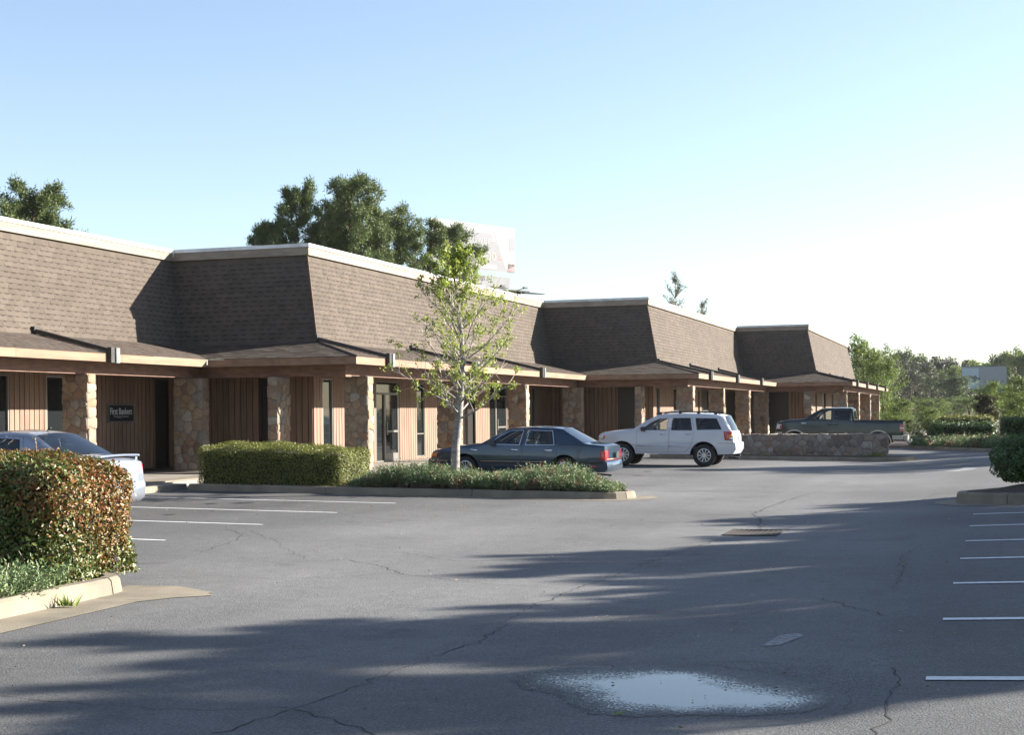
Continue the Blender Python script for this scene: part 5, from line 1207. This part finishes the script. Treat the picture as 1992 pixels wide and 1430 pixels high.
th = thin_data(41, 13.5, 2.1, 24)
tree_obj('thin_tree', th, (-24.3, 118, 0), 0, 1.0, 'thin half bare tree rising above the third roof section', group='bare trees over the roof')
tree_obj('thin_tree', th, (-22.6, 119, 0), 2.2, .84, 'shorter bare tree top beside the thin tree over the roof', group='bare trees over the roof')
tree_obj('thin_tree', th, (-20.4, 119, 0), 4.0, .70, 'bare twigs barely showing over the roof near the inner corner', group='bare trees over the roof')
# ---- the young tree in the planted island
def young_tree():
    rng = np.random.default_rng(52); tr = MB(); tw = MB(); C = []; N = []; H = 5.55
    pts = [(0, 0, -.1), (.02, 0, .3), (.05, 0, 1.0), (.12, .02, 1.6), (.17, .03, 2.2), (.22, .02, 2.9), (.20, 0, 3.6), (.12, .0, 4.3), (.04, -.02, 4.9), (-.02, 0, 5.5)]
    rads = [.125, .105, .092, .085, .072, .058, .044, .03, .018, .007]
    tr.tube(pts, rads, 10)
    def onTrunk(z):
        for a, b in zip(pts[:-1], pts[1:]):
            if z <= b[2]: t = (z-a[2])/(b[2]-a[2]); return np.array(a)+(np.array(b)-np.array(a))*t
        return np.array(pts[-1])
    def tuft(c, n, r, lf=1):
        u = unit(n, rng); C.append(c+u*(rng.uniform(0, 1, (n, 1))**.6)*r); nn = u*.4+np.array([.5, .2, .6])+rng.normal(size=(n, 3))*.6; N.append(nn/np.linalg.norm(nn, axis=1)[:, None])
    nb = 64
    for i in range(nb):
        z = 1.55+3.75*(i/nb)**.95+rng.uniform(-.05, .05); p = onTrunk(z); g = (z-1.55)/3.8
        prof = (.55+.62*math.sin(math.pi*min(1, .30+.66*g)))*(1-.62*g**2)
        ln = 1.38*prof*rng.uniform(.72, 1.1); a = i*2.39996+rng.uniform(-.35, .35); rise = .35+.75*g
        leafy = rng.uniform() < (.80 if math.cos(a) > -.1 or g > .36 else .40)
        bp, d = limb(tr, p, (math.cos(a), math.sin(a), rise), ln, .024*(1.15-g), .004, rng, 7, .16, .42, 5)
        for q in range(2, 8):
            for _ in range(2):
                dd = np.array(bp[min(q, 7)])-np.array(bp[q-1]); dd /= np.linalg.norm(dd); dd = dd+rng.normal(size=3)*.65+np.array([0, 0, .25])
                b2, _d = limb(tw, bp[q], dd, ln*rng.uniform(.16, .34), .007, .0025, rng, 3, .25, .15, 3)
                if leafy:
                    if rng.uniform() < .85: tuft(b2[-1], int(rng.integers(14, 30)), .10)
                    if rng.uniform() < .6: tuft(b2[-2], int(rng.integers(8, 15)), .075)
                elif rng.uniform() < .05: tuft(b2[-1], 6, .05)
    for _ in range(5): tuft(onTrunk(rng.uniform(4.2, 5.3))+rng.normal(size=3)*np.array([.22, .22, .15]), 14, .1)
    C2 = np.concatenate(C); N2 = np.concatenate(N)
    o = empty('young_tree', (-11.05, 29.55, zt0(-11)+.14), label='young pale barked tree with fresh green leaves in the planted island', cat='tree')
    tr.build('trunk', 'bark_grey', o, True); tw.build('twigs', 'twig_pale', o, True, kind='stuff')
    o.scale = (1, 1, .96); link('crown', leaf_mesh('crown', C2, N2, rng.uniform(.034, .064, len(C2)), 'leaf_fresh', rng, .85), o)
young_tree()
# ---- hedges: leaves over the skin of a rounded block, with a dark core and twigs inside
def hedge(name, x0, x1, y0, y1, z0, ztop, leaf, dens, m, label, seed, cat='hedge', group=None, rnd=.16, lump=.06, top_fn=None, shell=.10, aspect=.6, flowers=None):
    rng = np.random.default_rng(seed); cx, cy = (x0+x1)/2, (y0+y1)/2
    o = empty(name, (cx, cy, z0), label=label, cat=cat, group=group)
    hx, hy = (x1-x0)/2, (y1-y0)/2; h = ztop-z0
    area = 2*(2*hx+2*hy)*h+4*hx*hy; n = int(area*dens)
    # sample the surface of a superellipsoid-like block
    u = rng.uniform(-1, 1, (n*2, 3)); ax = rng.choice(5, n*2, p=np.array([2*hy*h, 2*hy*h, 2*hx*h, 2*hx*h, 4*hx*hy])/(4*hy*h+4*hx*h+4*hx*hy))
    P = u*np.array([hx, hy, h/2]); Nn = np.zeros_like(P)
    for k, (a, s) in enumerate(((0, -1), (0, 1), (1, -1), (1, 1), (2, 1))):
        s_ = ax == k; P[s_, a] = s*[hx, hy, h/2][a]; Nn[s_, a] = s
    e = np.array([hx, hy, h/2]); inner = np.clip(P, -(e-rnd), e-rnd); inner[:, 2] = np.minimum(np.maximum(P[:, 2], -h/2), h/2-rnd)
    d = P-inner; ln = np.linalg.norm(d, axis=1)[:, None]; nn = np.where(ln > 1e-6, d/np.maximum(ln, 1e-6), Nn); P = inner+nn*rnd
    P += nn*(np.sin(P[:, :1]*5.1+seed)*np.sin(P[:, 1:2]*4.3+1)*np.sin(P[:, 2:]*6+2)*lump*1.4+rng.normal(size=(len(P), 1))*lump*.35)
    P -= nn*(rng.uniform(0, 1, (len(P), 1))**2*shell)
    P[:, 2] += h/2
    if top_fn is not None: P[:, 2] *= top_fn(P[:, 0]/hx)
    P = P[:n]; nn = nn[:n]
    N = nn+np.array([.15, 0, .35])+rng.normal(size=P.shape)*.75; N /= np.linalg.norm(N, axis=1)[:, None]
    if m == 'leaf_photinia':
        pt_ = np.sin(P[:, 0]*3.1+1)+np.sin(P[:, 2]*5.2+P[:, 0]*2)+np.sin(P[:, 1]*4.7+.6)+1.1*(P[:, 2]/h-.5)+rng.normal(size=len(P))*.75
        red = pt_ > .15
        link('foliage', leaf_mesh('foliage', P[red], N[red], leaf*rng.uniform(.5, 1.2, red.sum()), 'leaf_red', rng, aspect), o, kind='stuff'); P2, N2 = P[~red], N[~red]
    else: P2, N2 = P, N
    link('foliage', leaf_mesh('foliage', P2, N2, leaf*rng.uniform(.5, 1.35, len(P2)), m, rng, aspect), o, kind='stuff')
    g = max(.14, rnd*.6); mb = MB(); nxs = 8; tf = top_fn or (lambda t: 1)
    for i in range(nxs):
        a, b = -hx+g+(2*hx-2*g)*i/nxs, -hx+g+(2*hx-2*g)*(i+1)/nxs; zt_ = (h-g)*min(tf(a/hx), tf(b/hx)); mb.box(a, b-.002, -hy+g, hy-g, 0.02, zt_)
    mb.build('dark_core', 'hedge_core', o)  # solid near-black blocks; shade between the leaves is put into their colour
    # shoots sticking out
    k = int(area*9); idx = rng.integers(0, len(P), k); tw = MB(); C = []
    for i in idx:
        q = P[i]; dd = nn[i]*.7+np.array([0, 0, .6])+rng.normal(size=3)*.35; dd /= np.linalg.norm(dd); l = rng.uniform(.4, 1.6)*leaf*1.3
        tw.tube([tuple(q-dd*leaf), tuple(q+dd*l)], .003, 3, caps=False)
        for t in (.5, .8, 1.0): C.append(q+dd*l*t+rng.normal(size=3)*leaf*.25)
    C = np.array(C); tw.build('shoots', 'twig', o, kind='stuff'); link('foliage', leaf_mesh('foliage', C, unit(len(C), rng), leaf*.85, m, rng, aspect), o, kind='stuff')
    if flowers:
        i = rng.integers(0, len(P), flowers); link('blossom', leaf_mesh('blossom', P[i]+nn[i]*.02, nn[i], .035, 'lens_red', rng, .8), o, kind='stuff')
    return o
zi = zt0(-9.5)+.12
hedge('photinia_hedge', -12.6, -8.62, 11.95, 13.5, zi, 1.36, .048, 2500, 'leaf_photinia', 'clipped hedge with red and green leaves in the kerbed island before the silver sedan', 61, rnd=.38, lump=.06, flowers=26, top_fn=lambda t: 1-.16*np.clip(t-.45, 0, 1))
hedge('boxwood_hedge', -17.2, -13.5, 29.05, 30.75, zt0(-15)+.12, 1.06, .034, 2600, 'leaf_box', 'long low clipped green hedge in front of the stone piers', 62, rnd=.24, lump=.05, top_fn=lambda t: 1-.13*np.clip(t+.1, 0, 1.1) if isinstance(t, np.ndarray) else 1-.13*max(0, min(1.1, t+.1)))
def globe(name, c, rx, rz, leaf, n, m, label, seed, cat='shrub', group=None):
    rng = np.random.default_rng(seed); u = unit(n, rng); r = 1-.18*rng.uniform(0, 1, (n, 1))**2+.17*np.sin(u[:, :1]*7+1)*np.sin(u[:, 1:2]*8)*np.sin(u[:, 2:]*6+.5)
    P = u*r*np.array([rx, rx, rz]); keep = P[:, 2] > -rz*.78; P, u = P[keep], u[keep]
    N = u+np.array([0, 0, .25])+rng.normal(size=P.shape)*.7; N /= np.linalg.norm(N, axis=1)[:, None]
    o = empty(name, c, label=label, cat=cat, group=group)
    off = np.array([0, 0, rz*.86])
    link('foliage', leaf_mesh('foliage', P+off, N, leaf*rng.uniform(.6, 1.25, len(P)), m, rng, .6), o, kind='stuff')
    mb = MB()
    for i in range(7): a = rng.uniform(0, 6.28); limb(mb, (0, 0, -.03), (.5*math.cos(a), .5*math.sin(a), 1), rz*1.1, .025, .01, rng, 4, .2)
    mb.build('stems', 'bark_dark', o)
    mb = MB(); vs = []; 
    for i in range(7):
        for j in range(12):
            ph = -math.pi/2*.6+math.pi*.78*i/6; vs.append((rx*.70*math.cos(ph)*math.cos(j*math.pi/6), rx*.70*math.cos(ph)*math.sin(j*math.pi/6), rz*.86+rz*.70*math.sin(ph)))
    mb.add(vs, [(i*12+j, i*12+(j+1) % 12, (i+1)*12+(j+1) % 12, (i+1)*12+j) for i in range(6) for j in range(12)]); mb.build('dark_core', 'hedge_core', o, True)  # near-black ball, its colour standing in for shade behind the leaves
globe('round_shrub', (.98, 29.5, zt0(1)+.2), .86, .54, .06, 11000, 'leaf_holly', 'round clipped dark green shrub on the mulch of the kerbed island by the parking stripes', 63)
GH = 'dark clipped hedges on the far median'
hedge('clipped_hedge', -2.7, .55, 78.5, 81.0, .06, .95, .10, 360, 'leaf_holly', 'long dark clipped hedge on the median behind the pickup truck', 65, group=GH, rnd=.3)
hedge('clipped_hedge', .9, 3.1, 84.5, 87.0, .1, 1.15, .10, 360, 'leaf_holly', 'dark clipped hedge farther along the median by the road', 66, group=GH, rnd=.3)
hedge('clipped_hedge', -2.6, .5, 88, 92, .06, 1.25, .10, 300, 'leaf_box', 'sunlit light green clipped hedge behind the long dark one', 67, group=GH, rnd=.3)
# ---- juniper ground cover: sprigs of short blades
def juniper(label, outline_fn, n, seed, h0, loc, spr=1.0, dry=.06):
    rng = np.random.default_rng(seed); C = []; D = []; Cd = []; Dd = []; tw = MB()
    for i in range(n):
        x, y, hh = outline_fn(rng); z = zt0(x)+.12; p = np.array([x, y, z]); a = rng.uniform(0, 6.28); d = np.array([math.cos(a)*.9, math.sin(a)*.9, rng.uniform(.5, 1.5)]); d /= np.linalg.norm(d)
        L = hh*rng.uniform(.72, 1.08); tip = p+d*L
        if i % 3 == 0: tw.tube([tuple(p), tuple(tip)], .005, 3, caps=False)
        m_ = 34; t = rng.uniform(.45, 1.05, (m_, 1)); base = p+d*L*t+rng.normal(size=(m_, 3))*.036*spr; dv = d*.7+unit(m_, rng)*.75; dv /= np.linalg.norm(dv, axis=1)[:, None]
        if rng.uniform() < dry: Cd.append(base); Dd.append(dv)
        else: C.append(base); D.append(dv)
    o = empty('juniper_bed', loc, label=label, cat='ground cover'); off = np.array(loc)
    for nm, c_, d_, m_ in (('foliage', C, D, 'leaf_juniper'), ('dry_sprigs', Cd, Dd, 'leaf_dry')):
        if c_:
            c_ = np.concatenate(c_); d_ = np.concatenate(d_); link(nm, blade_mesh(nm, c_-off, d_, rng.uniform(.032, .062, len(c_))*spr, .020*spr, m_, rng), o, kind='stuff')
    tw.v = [(x-loc[0], y-loc[1], z-loc[2]) for x, y, z in tw.v]; tw.build('stems', 'twig', o, kind='stuff')
def jo(rng):
    x = rng.uniform(-13.3, -7.35); y = rng.uniform(28.9, 30.0); hump = .30+.30*(.5+.5*math.sin(x*2.1+1))*(.6+.4*math.sin(y*5+x)); e = min(1, (x+13.4)/.8, (-7.2-x)/1.3); return x, y, max(.12, hump*e+.08)
juniper('low spreading juniper with rusty sprigs around the young tree', jo, 3400, 71, .4, (-10.3, 29.5, zt0(-10)+.12), dry=.09)
def jl(rng):
    x = rng.uniform(-10.6, -8.42); y = rng.uniform(8.5, 11.75); return x, y, rng.uniform(.16, .36)
juniper('bright green juniper spreading over the kerb below the red leaved hedge', jl, 2000, 72, .35, (-9.4, 10.2, zt0(-9.4)+.12), 1.0, 0.0)
def jm(rng):
    t = rng.uniform(0, 1); x = -3.2+4.2*t+rng.uniform(-.3, 1.3); y = 70-11.5*t+rng.uniform(0, 2.0); return x, y, rng.uniform(.2, .45)
juniper('dull low juniper strip along the far median kerb', jm, 620, 73, .4, (-1.5, 66, 0), 2.6, .16)
# weeds at the foot of the stone wall and small plants at the kerb
def weed_clump(x, y, z, h, seed, label, n=40):
    rng = np.random.default_rng(seed); o = empty('weed_clump', (x, y, z), label=label, cat='plant', group='weeds in the joints')
    a = rng.uniform(0, 6.28, n); d = np.stack([np.cos(a)*.6, np.sin(a)*.6, rng.uniform(.5, 1.5, n)], 1); d /= np.linalg.norm(d, axis=1)[:, None]
    link('leaves', blade_mesh('leaves', rng.normal(size=(n, 3))*np.array([h*.3, h*.12, 0]), d, rng.uniform(.4, 1, n)*h, h*.14, 'weed', rng), o)
for i, (x, h) in enumerate([(-3.75, .34), (-4.25, .2), (-4.7, .17), (-5.6, .14), (-6.3, .15), (-7.0, .22), (-7.7, .2), (-8.3, .17), (-9.2, .2), (-10.1, .18)]):
    weed_clump(x, 53.36, zt0(x)+.10, h, 90+i, ['bright tall weed at the end of the low stone wall'] [0] if i == 0 else 'low green weed tuft along the foot of the stone wall')
weed_clump(-8.2, 11.55, zt0(-8.2)+.02, .16, 120, 'seedling growing from the kerb joint below the red leaved hedge', 26)
# ---- trees on the sunny side of the lot, beyond the stalls; their shadows reach across the asphalt
SP = [pine_data(81, 11, 3.2, .22, 1.6), pine_data(82, 11, 3.6, .30, 1.5), broad_data(83, 11, 4.0, .32, 11000, 'leaf_tree', 'bark_dark', .2, 20)]
GT = 'tall trees beyond the parking stalls'
for j, (x, y, i, s, sz) in enumerate(SHT):
    tree_obj('roadside_tree', SP[i], (x, y, .15), rr.uniform(0, 6), s, 'tall roadside tree beyond the parking stalls shading the asphalt', group=GT, sz=sz)
# litter on the asphalt
rng = np.random.default_rng(99); n = 374
lx = np.concatenate([rng.uniform(-10, 0, 200), rng.uniform(-17.3, -9, 150), rng.normal(-1.9, .8, 24)]); ly = np.concatenate([rng.uniform(8, 28, 200), rng.uniform(20, 28.5, 150), rng.normal(9.1, .5, 24)])
Cc = np.array([(x, y, zt(x, y)+.012) for x, y in zip(lx, ly)]); Nn = np.tile([0, 0, 1.], (n, 1))+rng.normal(size=(n, 3))*.3; Nn /= np.linalg.norm(Nn, axis=1)[:, None]
link('leaf_litter', leaf_mesh('leaf_litter', Cc, Nn, rng.uniform(.012, .045, n), 'litter', rng), kind='stuff', label='scattered dry leaves and grit on the asphalt', cat='litter')
mb = MB(); mb.add([(-.05, 0, .012), (-.015, .022, .02), (.05, .004, .03), (-.01, -.02, .012)], [(0, 3, 2), (0, 2, 1)]); mb.build('fallen_leaf', 'weed', None, label='single green leaf lying at the edge of the puddle', cat='leaf', loc=(-2.07, 8.31, -.085))
# ------------------------------------------------------------------ billboards, drain, small things
dr = empty('storm_drain', (-3.3, 21.7, zt0(-3.3)), label='rusty iron storm drain grate sunk in the asphalt', cat='drain')
mb = MB(); mb.box(-.36, .36, -.5, .5, -.05, .004); mb.build('pit', 'under', dr)
mb = MB()
for q in ((-.40, .40, -.54, -.49), (-.40, .40, .49, .54), (-.40, -.35, -.49, .49), (.35, .40, -.49, .49)): mb.box(*q, -.05, .016)
mb.build('frame', 'drain_iron', dr)
for i in range(9): mb = MB(); x = -.31+i*.077; mb.box(x-.026, x+.026, -.49, .49, -.03, .012); mb.build('grate_bar', 'drain_iron', dr)

bbd = empty('billboard', (-46.25, 126.9, 0), (0, 0, math.atan2(12.3, 5.5)), label='large pale advertising billboard rising behind the pine trees', cat='billboard')
wv = 14.6; zb0, zb1 = 15.4, 19.7
mb = MB(); mb.box(-4.4, wv/2-.3, -.12, .12, zb0, zb1); mb.build('panel', 'bill_white', bbd)
def bq(x0, x1, z0, z1, m, name='printed_area', d=.125):
    mb = MB(); mb.box(x0, x1, -d-.004, -d, z0, z1); return mb.build(name, m, bbd)
bq(-4.3, 5.9, 15.35, 18.2, 'bill_grey'); bq(-4.3, 3.8, 18.25, 18.9, 'bill_lilac'); bq(6.2, 6.98, 17.5, 18.7, 'bill_lilac'); bq(5.95, 6.98, 15.42, 16.2, 'bill_red', d=.130); bq(4.6, 5.1, 16.4, 16.9, 'bill_red', d=.130)
mb = MB(); mb.add([(4.0, -.134, 19.2), (5.2, -.134, 19.3), (6.95, -.134, 16.0), (5.7, -.134, 15.6)], [(0, 1, 2, 3)]); mb.build('printed_area', 'bill_white', bbd)
for i in range(4): mb = MB(); z = 18.2-.35*i; x = 4.95+.25*i; mb.add([(x, -.138, z), (x+.7, -.138, z+.35), (x+.75, -.138, z+.28), (x+.05, -.138, z-.07)], [(0, 1, 2, 3)]); mb.build('printed_line', 'bill_grey', bbd)
rtb = (R(90), 0, 0)
link('lettering', text_mesh('lettering', 'Clay', 1, 'bill_white', 2.3, 1.05, .003), bbd, loc=(-1.4, -.14, 18.3), rot=rtb); link('lettering', text_mesh('lettering', 'Power', 1, 'bill_white', 3.2, .9, .003), bbd, loc=(2.0, -.14, 18.3), rot=rtb)
link('lettering', text_mesh('lettering', '256-4400', 1, 'bill_text', 5.6, .85, .003), bbd, loc=(1.5, -.14, 16.75), rot=rtb)
bq(.4, 4.4, 15.55, 15.95, 'bill_white', 'printed_line', .131)
mb = MB(); mb.box(-4.2, 6.6, .2, .9, 13.9, 14.9); mb.build('support_beam', 'bill_grey', bbd)
mb = MB(); mb.box(1.2, 2.6, -.28, -.2, 14.35, 14.8); mb.build('name_plate', 'steel_dark', bbd)
mb = MB(); mb.box(-4.8, 7.6, -1.5, -.2, 13.45, 13.58)
for i in range(7): x = -4.4+i*1.8; mb.box(x-.06, x+.06, -1.45, .3, 13.2, 13.44)
mb.hexa([(6.8, -1.5, 13.3), (9.0, -2.2, 13.25), (9.0, -1.9, 13.25), (6.8, -.9, 13.3), (6.8, -1.5, 13.46), (9.0, -2.2, 13.32), (9.0, -1.9, 13.32), (6.8, -.9, 13.46)]); mb.build('catwalk', 'steel_dark', bbd)
for i in range(4): mb = MB(); x = -3.6+i*3.2; mb.tube([(x, -1.3, 13.55), (x, -2.2, 13.7)], .04, 5); mb.box(x-.25, x+.25, -2.45, -2.2, 13.62, 13.8); mb.build('floodlight', 'steel_dark', bbd)
mb = MB(); mb.tube([(0, .55, 0), (0, .55, 14.2)], .55, 12); mb.build('column', 'steel_grey', bbd)

b2 = empty('billboard', (0.0, 284.2, 0), (0, 0, math.atan2(2.7, 8.0)), label='distant blue grey billboard standing among the woodland trees', cat='billboard')
mb = MB(); mb.box(-4.2, 4.2, -.1, .1, 5.4, 9.6); mb.build('panel', 'bill_slate', b2)
mb = MB(); mb.box(-4.15, -1.05, -.106, -.102, 5.5, 9.35); mb.build('printed_area', 'bill_blue', b2)
mb = MB(); mb.box(-4.2, 4.2, -.16, .16, 9.6, 9.72); mb.build('top_rail', 'bill_ink', b2); mb = MB(); mb.box(-4.2, 4.2, -.5, .1, 4.85, 5.38); mb.build('apron_board', 'bill_ink', b2)
mb = MB()
for (x, z, w, h) in ((-3.6, 7.35, .7, .4), (-2.6, 7.6, .9, .6), (-1.8, 7.5, 1.1, .8), (-1.9, 6.9, 1.3, .5), (-3.9, 7.3, .4, .3), (-1.0, 7.3, .5, .5)):
    n = 10; o = len(mb.v); mb.add([(x+w/2*math.cos(6.283*i/n)*(1+.15*math.sin(i*5)), -.112, z+h/2*math.sin(6.283*i/n)*(1+.2*math.cos(i*3))) for i in range(n)], [tuple(range(n))])
mb.build('printed_picture', 'bill_ink', b2)
link('lettering', text_mesh('lettering', 'WHITTIER', 1, 'bill_ink', 3.9, .5, .003), b2, loc=(1.9, -.112, 6.75), rot=rtb)
for i in range(9): mb = MB(); x = .35+i*.4; mb.box(x, x+.24, -.116, -.112, 5.88, 6.18); mb.build('printed_mark', 'bill_ink', b2)
for x in (-2.6, 0, 2.6): mb = MB(); mb.box(x-.15, x+.15, .15, .45, -.1, 9.3); mb.build('post', 'bark_dark', b2)
pr = MB(); pr.tube([(0, 0, -.1), (0, 0, 1.1)], .06, 8); o = pr.build('marker_post', 'paper', None, label='slim white marker post with red band beyond the hedges', cat='post', loc=(-.4, 112, 0))
pr = MB(); pr.tube([(0, 0, .55), (0, 0, .95)], .063, 8); pr.build('band', 'pole_red', o)

# ------------------------------------------------------------------ summer haze
mb = MB(); mb.box(-160, 160, -60, 420, -3, 24); hz = mb.build('haze', 'paper', None, kind='stuff', label='thin sunlit haze in the air')
hm = bpy.data.materials.new('haze'); hm.use_nodes = True; hn, hl = nodes(hm); hn.remove(hn['Principled BSDF'])
pv = hn.new('ShaderNodeVolumePrincipled'); pv.inputs['Color'].default_value = (.92, .95, 1.0, 1); pv.inputs['Density'].default_value = .00008; pv.inputs['Anisotropy'].default_value = .2
hl.new(pv.outputs[0], hn['Material Output'].inputs['Volume']); hz.data.materials.clear(); hz.data.materials.append(hm)
